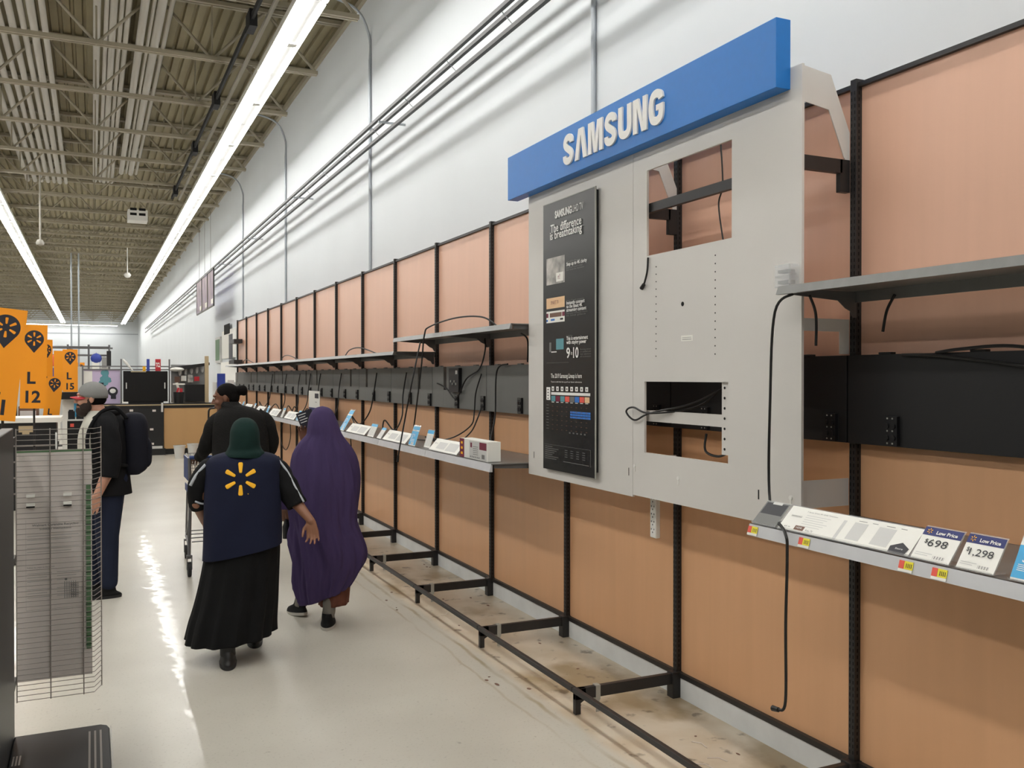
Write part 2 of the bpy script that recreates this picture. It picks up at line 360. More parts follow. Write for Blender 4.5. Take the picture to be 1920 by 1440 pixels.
b = MB(); b.box((.80, 24.0, 5.50), (1.25, 24.5, 5.76)); b.box((1.0, 24.2, 5.7), (1.04, 25.0, 5.757)); b.box((.85, 23.99, 5.62), (1.0, 24.0, 5.68), 1); b.box((1.05, 23.99, 5.62), (1.2, 24.0, 5.68), 1); b.box((.85, 23.99, 5.74), (1.0, 24.0, 5.80), 1); b.box((1.05, 23.99, 5.74), (1.2, 24.0, 5.80), 1)
single(b, 'vent_unit', ['white', 'slot'], 'small white vented unit hung under the joists', 'vent')
b = MB(); b.cyl((-.95, 20.7, 4.45), (-.95, 20.7, 5.8), .018, n=8); b.lathe((-.95, 20.7, 4.33), [(.0, 0), (.07, .02), (.08, .06), (.05, .12), (.0, .13)], 16); single(b, 'ceiling_sensor', 'pipe', 'pale round sensor hanging on a thin drop rod left of the pipes', 'sensor', smooth=True, auto=50)
b = MB(); b.cyl((1.02, 31.2, 4.95), (1.02, 31.2, 5.8), .015, n=8); b.lathe((1.02, 31.2, 4.8), [(.0, 0), (.08, .03), (.11, .1), (.06, .17), (0, .17)], 16); single(b, 'security_camera', 'white', 'small white dome camera hung on a rod left of the bright lights', 'camera', smooth=True, auto=50)
for q, (xx, lb) in enumerate(((-.62, 'left one of two thin steel drop rods in front of the back wall'), (-.40, 'right one of two thin steel drop rods in front of the back wall'))):
    b = MB(); b.cyl((xx, 33.3, 1.9), (xx, 33.3, 5.8), .025, n=8); single(b, 'drop_rod', 'conduit', lb, 'rod', 'steel drop rods', smooth=True, auto=50)
# wall services
for y, lb in ((5.43, 'steel conduit down the wall, just left of the blue sign'), (10.95, 'steel conduit down the wall, second left of the blue sign'), (16.35, 'steel conduit down the wall, third left of the blue sign'), (21.4, 'steel conduit down the wall, beside the end of the peach panels')):
    b = MB(); b.cyl((XW-.02, y, .0), (XW-.02, y, 5.6), .018, n=10); pts = cr([(XW-.02, y, 5.55), (XW-.03, y, 5.9), (XW-.25, y-.05, 6.2), (XW-.9, y-.1, 6.3)], 6); b.tube(pts, .018, 8)
    single(b, 'wall_conduit', 'conduit', lb, 'conduit', 'vertical wall conduits', smooth=True, auto=50)
t = thing('cable_tray', 'long dark wire cable tray running along the upper wall', 'cable tray', (2.9, 30, 4.3))
for (x, z) in ((2.86, 4.51), (2.98, 4.535), (2.86, 4.29)):
    b = MB(); b.box((x-.017, 3.5, z-.017), (x+.017, 58, z+.017)); b.build('rail', 'cable', t)
b = MB()
for i in range(45):
    y = 4+i*1.2; b.tube([(2.86, y, 4.51), (2.98, y, 4.40), (2.86, y, 4.29)], .004, 5)
b.build('rung', 'conduit', t)
for i in range(12):
    y = 5+i*4.6; b = MB(); b.box((2.84, y, 4.45), (XW-.001, y+.02, 4.47)); b.build('bracket', 'conduit', t)
# hanging banners
for k, (a, c, lb) in enumerate(((22.9, 24.15, 'nearest banner of beige photo print hanging off the right wall'), (24.2, 25.45, 'middle banner of the beige set hanging off the right wall'), (25.5, 26.8, 'farthest banner of the beige set hanging off the right wall'))):
    t = thing('hanging_banner', lb, 'banner', (2.67, (a+c)/2, 3.42), 0, 'banners by the right wall')
    b = MB(); b.box((2.665, a+.02, 3.42), (2.675, c-.02, 4.28)); b.build('sheet', 'banner', t)
    b = MB(); b.box((2.655, a, 3.40), (2.685, a+.03, 4.3)); b.box((2.655, c-.03, 3.40), (2.685, c, 4.3)); b.box((2.655, a, 4.28), (2.685, c, 4.31)); b.box((2.655, a, 3.39), (2.685, c, 3.42)); b.cyl((2.67, (a+c)/2, 4.3), (2.67, (a+c)/2, 5.76), .004, n=5); b.build('frame', 'cable', t)
    b = MB(); b.box((2.660, a+.1, 3.46), (2.664, a+.5, 3.58)); b.build('caption', 'paper', t)

# ================================================================== WALL GONDOLA
XU = 2.77; UW = .032           # front face of the uprights
Y0 = 2.73; PIT = 1.22
UY = [Y0+PIT*k for k in range(0, 15)]
def where(k):                   # the third upright from the grey board etc.
    if k == 0: return 'right of the grey display board'
    if k == 1: return 'behind the middle of the grey display board'
    if k == 2: return 'at the left edge of the grey display board'
    return ORD[k-2]+' left of the grey display board'
def upright_mesh():
    b = MB(); b.box((XU, -.016, .0), (XU+.055, .016, 2.87))
    return b
def slots_mesh():
    b = MB()
    for i in range(104):
        z = .16+i*.0257
        for s_ in (-.0085, .0085): b.box((XU-.0008, s_-.0022, z), (XU+.001, s_+.0022, z+.014))
        b.box((XU+.012, -.0168, z), (XU+.018, -.0155, z+.014))
    return b
up0 = None
for k, y in enumerate(UY):
    lb = 'black slotted shelving upright, '+where(k)
    if up0 is None:
        up0 = thing('shelving_upright', lb, 'upright', (0, y, 0), 0, 'shelving uprights')
        upright_mesh().build('post', 'black', up0, local=True, bevel=.002)
        b = slots_mesh(); b.build('slot_strip', 'slot', up0, local=True)
        b = MB(); b.box((XU-.03, -.028, .0), (XU+.06, .028, .135)); b.build('foot', 'black', up0, local=True, bevel=.003)
        b = MB(); b.box((2.17, -.014, .072), (XU-.02, .014, .128)); b.prism([(2.17, -.014, .128), (2.17, -.014, .0), (2.20, -.014, .0), (2.20, -.014, .055), (2.23, -.014, .072), (2.23, -.014, .128)], (0, .028, 0)); b.build('base_bracket', 'black', up0, local=True, bevel=.002)
        b = MB(); b.box((2.285, -.018, .06), (2.31, .018, .133)); b.box((2.285, -.018, .0), (2.305, -.014, .06)); b.build('clip', 'steel', up0, local=True)
    else: dup(up0, (0, y, 0), lb)
def bayname(k):
    if k == -1: return 'bay right of the display board'
    if k == 0: return "bay behind the display board's right half"
    if k == 1: return "bay behind the display board's left half"
    return ORD[k-1]+' bay left of the display board'
GPAN = []
pan0 = low0 = kick0 = None
for k in range(-1, 14):
    y = Y0+PIT*k
    if pan0 is None:
        pan0 = thing('upper_back_panel', 'x', 'wall panel', (0, y, 0), 0, 'peach upper back panels')
        b = MB(); b.box((XU+.03, .0165, 1.60), (XU+.042, PIT-.0165, 2.838)); b.build('sheet', 'pink', pan0, local=True)
        b = MB(); b.box((XU+.012, 0, 2.838), (XU+.05, PIT, 2.856)); b.build('top_trim', 'black', pan0, local=True)
        low0 = thing('lower_back_panel', 'x', 'wall panel', (0, y, 0), 0, 'tan lower back panels')
        b = MB(); b.box((XU+.03, .0165, .133), (XU+.042, PIT-.0165, 1.598)); b.build('sheet', 'tan', low0, local=True)
        b = MB(); b.box((XU+.008, .016, .108), (XU+.05, PIT-.016, .133)); b.build('bottom_trim', 'black', low0, local=True)
        kb = MB(); kb.box((XU+.015, .03, 0), (XU+.03, PIT-.03, .106)); kick0 = tag(kb.build('kick_board', 'kick', local=True), 'x', 'kick board', 'white kick boards'); kick0.location = (0, y, 0)
        p, l, q = pan0, low0, kick0
    else: p = dup(pan0, (0, y, 0)); l = dup(low0, (0, y, 0)); q = dup(kick0, (0, y, 0))
    p['label'] = 'peach-lit laminate upper wall panel in the '+bayname(k); l['label'] = 'tan-lit laminate lower wall panel in the '+bayname(k); q['label'] = 'white kick board at the floor in the '+bayname(k)
r0 = None
for k in range(-1, 13):
    y = Y0+PIT*k
    if r0 is None:
        b = MB(); b.box((2.155, .002, .112), (2.18, PIT-.002, .137)); r0 = tag(b.build('base_rail', 'black', local=True, bevel=.002), 'x', 'base rail', 'front base rails'); r0.location = (0, y, 0); q = r0
    else: q = dup(r0, (0, y, 0))
    q['label'] = 'black square base rail near the floor in the '+bayname(k)
# raceways with sockets
def outlet_cluster(b, y, z, x, m=1, pm=2):
    b.box((x-.016, y-.032, z-.055), (x, y+.032, z+.055), m)
    for dy in (-.015, .015):
        for dz in (-.026, .018):
            b.cyl((x-.016, y+dy, z+dz), (x-.021, y+dy, z+dz), .011, n=12, m=m)
    for dy in (-.012, .012):
        for dz in (-.047, 0, .047): b.box((x-.018, y+dy-.003, z+dz-.003), (x-.015, y+dy+.003, z+dz+.003), pm)
XP = XU-.028
for k in range(-1, 14):
    y = Y0+PIT*k; dark = k in (-1, 0, 1)
    t = thing('power_raceway', 'long flat %s power raceway panel in the %s' % ('black' if dark else 'dark grey', bayname(k)), 'power raceway', (XP, y+.6, 1.41), 0, 'power raceway panels')
    b = MB(); hole = None if dark else (.90 if k % 2 else .36)
    zt, zb = 1.765, 1.415
    if hole:
        b.box((XP, y+.004, zb), (XU-.001, y+hole-.035, zt)); b.box((XP, y+hole+.035, zb), (XU-.001, y+PIT-.004, zt)); b.box((XP, y+hole-.035, zb), (XU-.001, y+hole+.035, zt-.20))
    else: b.box((XP, y+.004, zb), (XU-.001, y+PIT-.004, zt))
    for q in range(3): b.box((XP-.002, y+.2+q*.4, zt), (XU-.004, y+.26+q*.4, zt+.008))
    b.build('cover', 'wiredark' if dark else 'wire', t, bevel=.0015)
    if dark: ys_ = {-1: [.97], 0: [.06, .9], 1: [.1, .6]}[k]
    else: ys_ = [.0+.03, .58]
    for q in ys_:
        b = MB(); outlet_cluster(b, y+q+.02, 1.475, XP); b.build('socket', ['blackp', 'blackp', 'steel'], t)
# shelf builder
def shelf(name, label, k, z, xf, thick=.028, rail=True, group=None, gap=.002):
    y = Y0+PIT*k; t = thing(name, label, 'shelf', (xf, y+PIT/2, z-.06), 0, group)
    b = MB(); b.box((xf+.012, y+gap, z-.006), (XU-.002, y+PIT-gap, z)); b.box((XU-.01, y+gap, z-.05), (XU-.004, y+PIT-gap, z)); b.build('deck', 'shelf', t)
    b = MB(); b.prism([(xf, y+gap, z-thick), (xf+.012, y+gap, z), (xf+.02, y+gap, z), (xf+.02, y+gap, z-thick)], (0, PIT-2*gap, 0)); b.build('front_lip', 'rail' if rail else 'shelf', t)
    for yy in (y+.022, y+PIT-.022):
        b = MB(); b.prism([(xf+.04, yy-.002, z-.007), (xf+.04, yy-.002, z-.03), (XU-.10, yy-.002, z-.045), (XU-.06, yy-.002, z-.075), (XU-.035, yy-.002, z-.085), (XU-.02, yy-.002, z-.11), (XU-.003, yy-.002, z-.11), (XU-.003, yy-.002, z-.007)], (0, .004, 0)); b.build('bracket', 'shelfdk', t)
    return t
for k in range(2, 13): shelf('price_shelf', 'narrow price shelf carrying spec cards in the '+bayname(k), k, 1.135, 2.24, .05, True, 'waist height price shelves')
SR = shelf('price_shelf', 'price shelf right of the grey board, carrying the two white price cards', -1, 1.125, 2.24, .042, True, 'waist height price shelves')
for k in range(4, 13): shelf('upper_shelf', 'empty grey upper shelf in the '+bayname(k), k, 1.90, 2.375, .03, False, 'upper shelves')
for k in (2, 3): shelf('upper_shelf', 'empty raised grey shelf in the '+bayname(k), k, 2.015, 2.375, .035, False, 'upper shelves')
shelf('upper_shelf', 'grey upper shelf right of the grey display board', -1, 2.025, 2.375, .032, False, 'upper shelves')
# the shelf label tags on the right price shelf
for (y, lb) in ((2.70, 'first small'), (2.43, 'second small'), (1.995, 'third small'), (1.875, 'fourth small')):
    b = MB(); R_ = [(2.2385, y-.03, 1.087), (2.2385, y+.03, 1.087)]
    def tq(y0, y1, z0, z1, m): b.prism([(2.2375+(z0-1.083)*.2857, y0, z0), (2.2375+(z0-1.083)*.2857, y1, z0), (2.2375+(z1-1.083)*.2857, y1, z1), (2.2375+(z1-1.083)*.2857, y0, z1)], (-.0012, 0, 0), m)
    tq(y-.026, y+.026, 1.086, 1.094, 2); tq(y-.026, y+.006, 1.0945, 1.118, 0); tq(y+.007, y+.026, 1.0945, 1.118, 1)
    for q in range(4): tq(y-.022+q*.006, y-.019+q*.006, 1.099, 1.112, 3)
    b.build('price_tag', ['yel', 'redtag', 'paper', 'dtxt'], SR)
# end panel ladder at the far end of the upper panels
b = MB(); b.box((2.60, 19.0, 2.36), (XU-.002, 19.75, 2.44)); b.box((2.60, 19.0, 1.94), (XU-.002, 19.75, 2.02))
single(b, 'end_bracket', 'black', 'black cross braces at the far end of the peach panels', 'bracket')

# ================================================================== GREY DISPLAY BOARD
XB = 2.51; BY0, BY1 = 2.735, 5.17; BZ0, BZ1 = 1.075, 2.90
t = thing('display_board', 'big grey television display board with two cut out openings', 'display board', (XB, 3.95, BZ0))
def holed(b, x0, x1, ya, yb, za, zb, holes, m=0):
    ys_ = sorted({ya, yb, *[v for h in holes for v in h[:2]]}); zs_ = sorted({za, zb, *[v for h in holes for v in h[2:]]})
    for i in range(len(ys_)-1):
        for j in range(len(zs_)-1):
            cy, cz = (ys_[i]+ys_[i+1])/2, (zs_[j]+zs_[j+1])/2
            if any(h[0] < cy < h[1] and h[2] < cz < h[3] for h in holes): continue
            b.box((x0, ys_[i], zs_[j]), (x1, ys_[i+1], zs_[j+1]), m)
b = MB(); holed(b, XB, XB+.012, BY0, 3.948, BZ0, BZ1, [(3.162, 3.823, 2.28, 2.705), (3.184, 3.843, 1.30, 1.655)])
b.build('right_sheet', 'board', t)
b = MB(); b.box((XB, 3.951, BZ0-.01), (XB+.012, BY1, BZ1)); b.build('left_sheet', 'board', t)
b = MB()
for z in [1.78+i*.0365 for i in range(13)]:
    b.cyl((XB-.001, 3.74, z), (XB+.001, 3.74, z), .0035, n=8); b.cyl((XB-.001, 3.275, z), (XB+.001, 3.275, z), .0035, n=8)
b.cyl((XB-.001, 3.52, 2.02), (XB+.001, 3.52, 2.02), .011, n=12)
b.box((XB-.001, 2.98, 1.17), (XB+.001, 2.987, 1.21)); b.box((XB-.001, 5.09, 1.17), (XB+.001, 5.095, 1.21)); b.box((XB-.001, 3.985, 1.17), (XB+.001, 3.99, 1.21))
b.build('screw_holes', 'slot', t)
b = MB()
for (y, z) in ((3.93, 1.225), (3.55, 1.20), (2.79, 1.20)):
    b.cyl((XB-.006, y, z), (XB, y, z), .009, n=10); b.box((XB-.004, y-.003, z-.03), (XB, y+.003, z-.01))
b.build('screws', 'white', t)
b = MB(); b.box((XB-.0015, 3.44, 1.845), (XB, 3.53, 1.872)); b.box((XB-.002, 3.45, 1.852), (XB-.0014, 3.52, 1.855), 1); b.box((XB-.002, 3.45, 1.861), (XB-.0014, 3.52, 1.863), 1); b.build('sticker', ['paper', 'grey'], t)
for y in (Y0+.03, Y0+PIT, Y0+2*PIT-.03):
    b = MB(); b.prism([(XB+.012, y-.012, 2.90), (XB+.012, y-.012, 2.76), (XB+.15, y-.012, 2.74), (XU-.03, y-.012, 2.56), (XU, y-.012, 2.52), (XU, y-.012, 2.66), (XU-.10, y-.012, 2.88)], (0, .004, 0)); b.build('top_arm', 'board', t)
    b = MB(); b.box((XB+.012, y-.014, 2.495), (XU-.04, y+.01, 2.55)); b.box((XU-.05, y-.014, 2.42), (XU, y+.01, 2.55)); b.build('bar_bracket', 'black', t)
    b = MB(); b.box((XB+.012, y-.012, 1.86), (XU, y-.008, 1.91)); b.box((XU-.05, y-.012, 1.77), (XU, y-.008, 1.86)); b.build('middle_arm', 'board', t)
    b = MB(); b.box((XB+.012, y-.012, 1.16), (XU, y-.008, 1.27)); b.build('lower_arm', 'board', t)
b = MB(); b.box((XB+.02, Y0+.03, 2.50), (XB+.045, Y0+2*PIT-.03, 2.545)); b.build('cross_bar', 'black', t)
b = MB(); b.box((XB+.03, 3.16, 1.455), (XB+.045, 3.90, 1.51)); b.build('cross_bar', 'board', t)
b = MB(); b.box((XB+.014, 3.20, 1.335), (XB+.028, 3.245, 1.655)); b.build('hanger_strip', 'board', t)
b = MB()
for i in range(7): b.cyl((XB+.0125, 3.225, 1.36+i*.045), (XB+.0142, 3.225, 1.36+i*.045), .006, n=8)
b.build('hanger_holes', 'slot', t)
# blue header sign
t = thing('header_sign', 'long blue box header sign reading SAMSUNG above the grey board', 'sign', (2.47, 4.06, 2.815))
b = MB(); b.box((2.437, 2.80, 2.815), (XB, 5.33, 3.09)); b.build('box', 'blue', t, bevel=.002)
b = MB(); U = Vector((0, -1, 0)); V = Vector((0, 0, 1)); y = 4.56; LH = .168; z0 = 2.872
def ribbon(pts, wd):
    P_ = cr([(a, c, 0) for a, c in pts], 5); l = []; r_ = []
    for i, q in enumerate(P_):
        d = (P_[min(i+1, len(P_)-1)]-P_[max(i-1, 0)]).normalized(); n_ = Vector((-d.y, d.x, 0))*wd/2; l.append(q+n_); r_.append(q-n_)
    return [(v.x, v.y) for v in l+r_[::-1]]
A_ = .30
GL = {'S': [ribbon([(.62-.0, .70), (.61, .80), (.52, .875), (.36, .89), (.22, .83), (.17, .71), (.24, .60), (.40, .50), (.56, .40), (.63, .27), (.57, .16), (.42, .11), (.26, .13), (.16, .21), (.15, .31)], .235)],
 'A': [[(0, 0), (.25, 0), (.42, .78), (.59, 0), (.84, 0), (.58, 1), (.26, 1)]],
 'M': [[(0, 0), (.21, 0), (.21, .78), (.37, 0), (.57, 0), (.73, .78), (.73, 0), (.94, 0), (.94, 1), (.60, 1), (.47, .34), (.34, 1), (0, 1)]],
 'U': [ribbon([(.13, 1.0), (.13, .7), (.13, .35), (.20, .18), (.39, .12), (.58, .18), (.65, .35), (.65, .7), (.65, 1.0)], .235)],
 'N': [[(0, 0), (.22, 0), (.22, .74), (.48, 0), (.76, 0), (.76, 1), (.54, 1), (.54, .28), (.30, 1), (0, 1)]],
 'G': [ribbon([(.64, .70), (.60, .82), (.40, .885), (.20, .80), (.13, .5), (.20, .2), (.40, .115), (.60, .18), (.655, .34), (.655, .5)], .235), [(.40, .56), (.77, .56), (.77, .40), (.40, .40)]]}
LWD = {'S': .78, 'A': .84, 'M': .94, 'U': .78, 'N': .76, 'G': .78}
tot = sum(LWD[c] for c in 'SAMSUNG')+6*.09; kx = 1.0/tot
for ch in 'SAMSUNG':
    for k_, pl in enumerate(GL[ch]): b.prism([(2.437, y-a*kx, z0+c*LH) for a, c in pl], (-.010-.0004*k_, 0, 0))
    y -= (LWD[ch]+.09)*kx
b.build('lettering', 'white', t)
# poster
t = thing('tv_poster', 'tall black television poster hung on the left of the grey board', 'poster', (2.49, 4.6, 1.13))
PA, PB, PZ0, PZ1 = 4.91, 4.286, 1.125, 2.71; XPF = 2.482
b = MB(); b.box((XPF+.004, PB+.01, PZ0+.03), (XB-.001, PA-.004, PZ1-.01)); b.build('backing', 'blackp', t)
b = MB(); b.box((XPF-.002, PB-.006, PZ0-.004), (XPF+.005, PB, PZ1+.004)); b.box((XPF-.002, PB, PZ1), (XPF+.005, PA, PZ1+.004)); b.build('edge_frame', 'steel', t)
b = MB(); b.box((XPF, PB, PZ0), (XPF+.004, PA, PZ1), 0)
PW = PA-PB; PH = PZ1-PZ0; XT = XPF-.0006
_ly = [0]
def pq(u0, v0, u1, v1, m):
    global XT
    XT -= .000012
    b.quad((XT, PA-u0*PW, PZ1-v0*PH), (XT, PA-u1*PW, PZ1-v0*PH), (XT, PA-u1*PW, PZ1-v1*PH), (XT, PA-u0*PW, PZ1-v1*PH), m)
def pt(s_, u, v, h, wd=None, m=1, al='l', bo=0): text(b, s_, (XPF-.006, PA-u*PW, PZ1-v*PH), U, V, h*PH, None if wd is None else wd*PW, m, bold=bo, align=al)
# materials: 0 poster 1 white 2 photo 3 peach 4 paper 5 burgundy 6 teal 7 blue 8 grey 9 orange red
pt('SAMSUNG', .26, .062, 0.0254, .33, bo=.05); pt('UHD TV', .60, .062, 0.0254, .20)
pt('The difference', .47, .112, 0.0298, .60, al='c', bo=.012); pt('is breathtaking', .47, .138, 0.0298, .62, al='c', bo=.012)
pq(.07, .205, .44, .305, 2); pq(.27, .265, .41, .298, 4); pt('n!', .34, .29, 0.0190, None, 5, 'c')
pt('The HDR difference', .49, .238, 0.0064, .26, 8); pt('Step up to 4K clarity', .49, .249, 0.0123, .38, bo=.02); pt('Enjoy your shows in detail', .49, .259, 0.0064, .30, 8); pt('four times the resolution', .49, .267, 0.0064, .33, 8)
pq(.07, .355, .44, .395, 3); pt('SMART TV', .255, .380, 0.0133, .16, 5, 'c'); pq(.07, .405, .44, .448, 4); pq(.07, .412, .11, .428, 5); pq(.14, .412, .38, .428, 10); pq(.39, .412, .44, .428, 5); pq(.16, .434, .24, .441, 7); pq(.35, .434, .41, .441, 0); pq(.07, .435, .10, .443, 7)
pt('Smart TV with streaming', .49, .378, 0.0064, .33, 8); pt('Instantly connect', .49, .389, 0.0123, .34, bo=.02); pt('to the latest 4K', .49, .402, 0.0123, .30, bo=.02); pt('streaming content', .49, .415, 0.0123, .37, bo=.02); pt('Find your favourite shows', .49, .424, 0.0064, .39, 8); pt('in one place', .49, .432, 0.0064, .36, 8)
pt('Reliability', .49, .505, 0.0064, .12, 8); pt('This is entertainment', .49, .518, 0.0133, .40, bo=.02); pt('with staying power', .49, .532, 0.0133, .37, bo=.02)
pq(.27, .51, .42, .55, 6); pq(.13, .522, .17, .558, 8); pq(.17, .556, .28, .560, 1)
pt('9', .49, .582, 0.0368, .07, bo=.02); pt('in', .575, .572, 0.0152, .03); pt('10', .62, .582, 0.0368, .10, bo=.02)
for i, q in enumerate(('Samsung owners', 'are satisfied with', 'their television', 'and recommend it')): pt(q, .745, .556+i*.0085, 0.0056, .20, 8)
pq(.07, .598, .52, .599, 8)
pt('The 2019 Samsung Lineup is here', .48, .655, 0.0162, .60, al='c', bo=.01); pt('Tune in with the line up of our latest televisions', .48, .672, 0.0056, .60, al='c')
pq(.07, .690, .15, .738, 1)
for i in range(4): pq(.09, .697+i*.011, .12, .701+i*.011, 8)
for i in range(8):
    u = .17+i*.093; pq(u+.01, .687, u+.06, .703, 1); pq(u+.025, .692, u+.045, .699, 8); pq(u, .722, u+.085, .742, (6, 5, 6, 9, 8, 7, 9, 3)[i]); pq(u+.01, .744, u+.06, .746, 1)
pq(.17, .708, .92, .718, 1)
for r in range(9):
    pq(.07, .756+r*.011, .12, .758+r*.011, 8)
for r in range(3):
    for i in range(8): pq(.55+i*.047, .775+r*.009, .595+i*.047, .782+r*.009, 7)
for r in range(6):
    for i in range(8): pq(.19+i*.093, .760+r*.017, .215+i*.093, .762+r*.017, 10)
for i in range(5): pq(.53+i*.07, .851, .56+i*.07, .856, 8)
pq(.03, .905, .93, .906, 8); pq(.925, .905, .93, .965, 8)
for r in range(7): pq(.05, .912+r*.0075, .20+.12*((r*3) % 4)/3, .914+r*.0075, 8)
for r in range(4):
    for i in range(4): pq(.45+i*.11, .918+r*.008, .50+i*.11, .920+r*.008, 8)
pq(.42, .960, .90, .962, 8)
b.build('printed_face', ['poster', 'ltxt', 'pphoto', 'peachp', 'paper', 'burg', 'teal', 'tblue', 'gtxt', 'redtag', 'brown'], t)

# ================================================================== CABLES, POWER STRIP
def cable(pts, label, r=.005, group=None, plug=None, name='cable', sub=8):
    b = MB(); b.tube(cr(pts, sub), r, 7)
    if plug:
        a, c = Vector(pts[-1]), Vector(pts[-1])+Vector(plug); b.tube([a, c], [.009, .011], 8)
    return single(b, name, 'cable', label, 'cable', group, smooth=True, auto=50)
cable([(2.42, 2.68, 1.995), (2.395, 2.755, 1.93), (2.39, 2.775, 1.6), (2.385, 2.77, 1.2), (2.22, 2.50, 1.13), (2.222, 2.49, 1.05), (2.225, 2.50, .8), (2.225, 2.50, .53), (2.22, 2.53, .49)], 'long black cable hanging past the price shelf right of the grey board', .0055, None, (0, .03, -.004))
cable([(XB-.008, 3.80, 2.27), (XB-.01, 3.805, 2.20), (XB-.012, 3.83, 2.14)], 'short black plug end dangling out of the upper opening', .005, None, (-.002, .02, -.02))
cable([(XU-.02, 3.55, 2.82), (XU-.03, 3.52, 2.6), (XU-.03, 3.55, 2.5), (XU-.03, 3.5, 2.27)], 'thin black cable seen through the upper opening', .004)
cable([(XP-.02, 3.4, 1.72), (XB+.1, 3.5, 1.55), (XB-.02, 3.75, 1.50), (XB-.03, 3.90, 1.525), (XB-.03, 3.965, 1.50), (XB-.02, 3.90, 1.46), (XB-.005, 3.78, 1.50), (XB+.06, 3.5, 1.56), (XP-.01, 3.3, 1.7)], 'black cable looping out of the lower opening', .005)
cable([(XP-.02, 3.62, 1.40), (XP-.04, 3.60, 1.32), (XP-.04, 3.50, 1.30), (XP-.03, 3.42, 1.33)], 'black adapter cable hanging behind the lower opening', .006, None, (0, -.08, .03))
cable([(2.75, 2.50, 1.99), (2.73, 2.52, 1.93), (2.72, 2.53, 1.85)], 'short black cable end under the upper right shelf', .0055)
cable([(2.50, 2.68, 1.99), (2.55, 2.70, 1.92), (2.56, 2.71, 1.80)], 'short black cable behind the right edge of the grey board', .0055)
cable([(XP-.01, 2.3, 1.765), (XP-.015, 2.2, 1.775), (XP-.015, 2.0, 1.78), (XP-.015, 1.8, 1.74), (XP-.015, 1.5, 1.66)], 'upper one of two black cables draped over the black raceway', .006)
cable([(XP-.01, 2.45, 1.76), (XP-.018, 2.3, 1.755), (XP-.018, 2.0, 1.72), (XP-.018, 1.8, 1.68), (XP-.018, 1.5, 1.60)], 'lower one of two black cables draped over the black raceway', .006)
t = thing('power_strip', 'cream power strip hanging below the grey display board', 'power strip', (2.66, 3.99, .835))
b = MB(); b.box((2.66, 3.965, .835), (2.69, 4.02, 1.20)); b.build('housing', 'white', t, bevel=.006)
b = MB()
for i in range(8):
    z = .865+i*.040
    for dy in (-.012, .0, .012): b.box((2.6585, 3.9925+dy-.002, z+(.012 if dy else -.004)), (2.6605, 3.9925+dy+.002, z+(.02 if dy else .004)))
b.build('socket_row', 'slot', t)
cable([(2.36, 7.05, 1.145), (2.34, 6.92, 1.3), (2.33, 6.72, 1.75), (2.335, 6.66, 2.0), (2.36, 6.6, 2.065), (2.42, 6.2, 2.11), (2.5, 5.9, 2.10), (2.55, 5.75, 2.03)], 'black cable looped over the raised shelf left of the grey board', .006)
cable([(2.33, 6.74, 1.95), (2.25, 6.73, 1.6), (2.215, 6.86, 1.2), (2.21, 6.93, 1.05)], 'black cable hanging past the price shelf front', .006, None, (0, .02, -.05))
cable([(XU-.05, 6.37, 1.97), (XU-.06, 6.34, 1.88), (XU-.04, 6.5, 1.74), (XU-.05, 6.75, 1.66), (XU-.06, 6.95, 1.5), (XU-.05, 7.2, 1.58), (XU-.04, 7.45, 1.62)], 'black cable drooping across the grey raceway', .006)
cable([(XU-.04, 6.46, 1.70), (XU-.05, 6.55, 1.55), (XU-.05, 6.58, 1.4), (2.68, 6.55, 1.3), (2.62, 6.75, 1.2), (2.55, 7.0, 1.155), (2.48, 7.25, 1.15)], 'left one of two black cables dropping from the third raceway socket', .0055)
cable([(XU-.04, 6.46, 1.45), (2.69, 6.45, 1.35), (2.62, 6.42, 1.25), (2.52, 6.5, 1.155), (2.42, 6.6, 1.15)], 'right one of two black cables dropping from the third raceway socket', .0055)
cable([(XU-.05, 5.95, 1.77), (XU-.06, 6.12, 1.72), (XU-.06, 6.15, 1.4), (2.66, 6.1, 1.25), (2.60, 6.0, 1.145)], 'black cable dropping beside the upright above the burgundy box', .006)
cable([(XU-.05, 5.72, 1.98), (XU-.06, 5.60, 1.93), (XU-.05, 5.62, 1.78)], 'short black cable curving below the raised shelf', .006)
b = MB()
b.tube(cr([(2.6, 7.3, 1.15), (2.5, 7.1, 1.18), (2.55, 6.95, 1.16), (2.45, 6.85, 1.19), (2.5, 6.7, 1.15), (2.4, 6.62, 1.16)]), .006, 7); single(b, 'cable', 'cable', 'tangled black cable lying on the price shelf behind the cards', 'cable', smooth=True)
random.seed(11)
for i, (ya, lab) in enumerate(((8.3, 'behind the purple robe'), (9.3, 'right of the purple and white card'), (10.8, 'left of the purple and white card'), (11.9, 'above the middle far spec cards'), (12.5, 'beside the dense far knot'), (13.2, 'at the dense far knot'), (14.2, 'past the dense far knot'), (15.4, 'near the far end of the shelves'))):
    d = random.uniform(-.25, .25); e = random.uniform(-.3, .3)
    cable([(XU-.04, ya, 1.72), (XU-.06, ya+.05, 1.5), (2.68, ya+d*.5, 1.3), (2.6, ya+d, 1.17), (2.55, ya+d+.15, 1.26), (2.5, ya+e, 1.15)], 'black cable dropping from the raceway '+lab, .007, 'far cable drops')
for i, (ya, lab) in enumerate(((10.2, 'nearest to the purple robe'), (11.4, 'second from the purple robe'), (12.4, 'third from the purple robe'), (13.6, 'fourth from the purple robe'))):
    cable([(2.6, ya, 1.08), (2.55, ya+.1, .9), (2.52, ya-.1, .7), (2.55, ya-.3, .62), (2.6, ya-.35, .8), (2.62, ya-.2, 1.08)], 'dark cable loop sagging below the far price shelf, '+lab, .006, 'cable loops below the shelf')
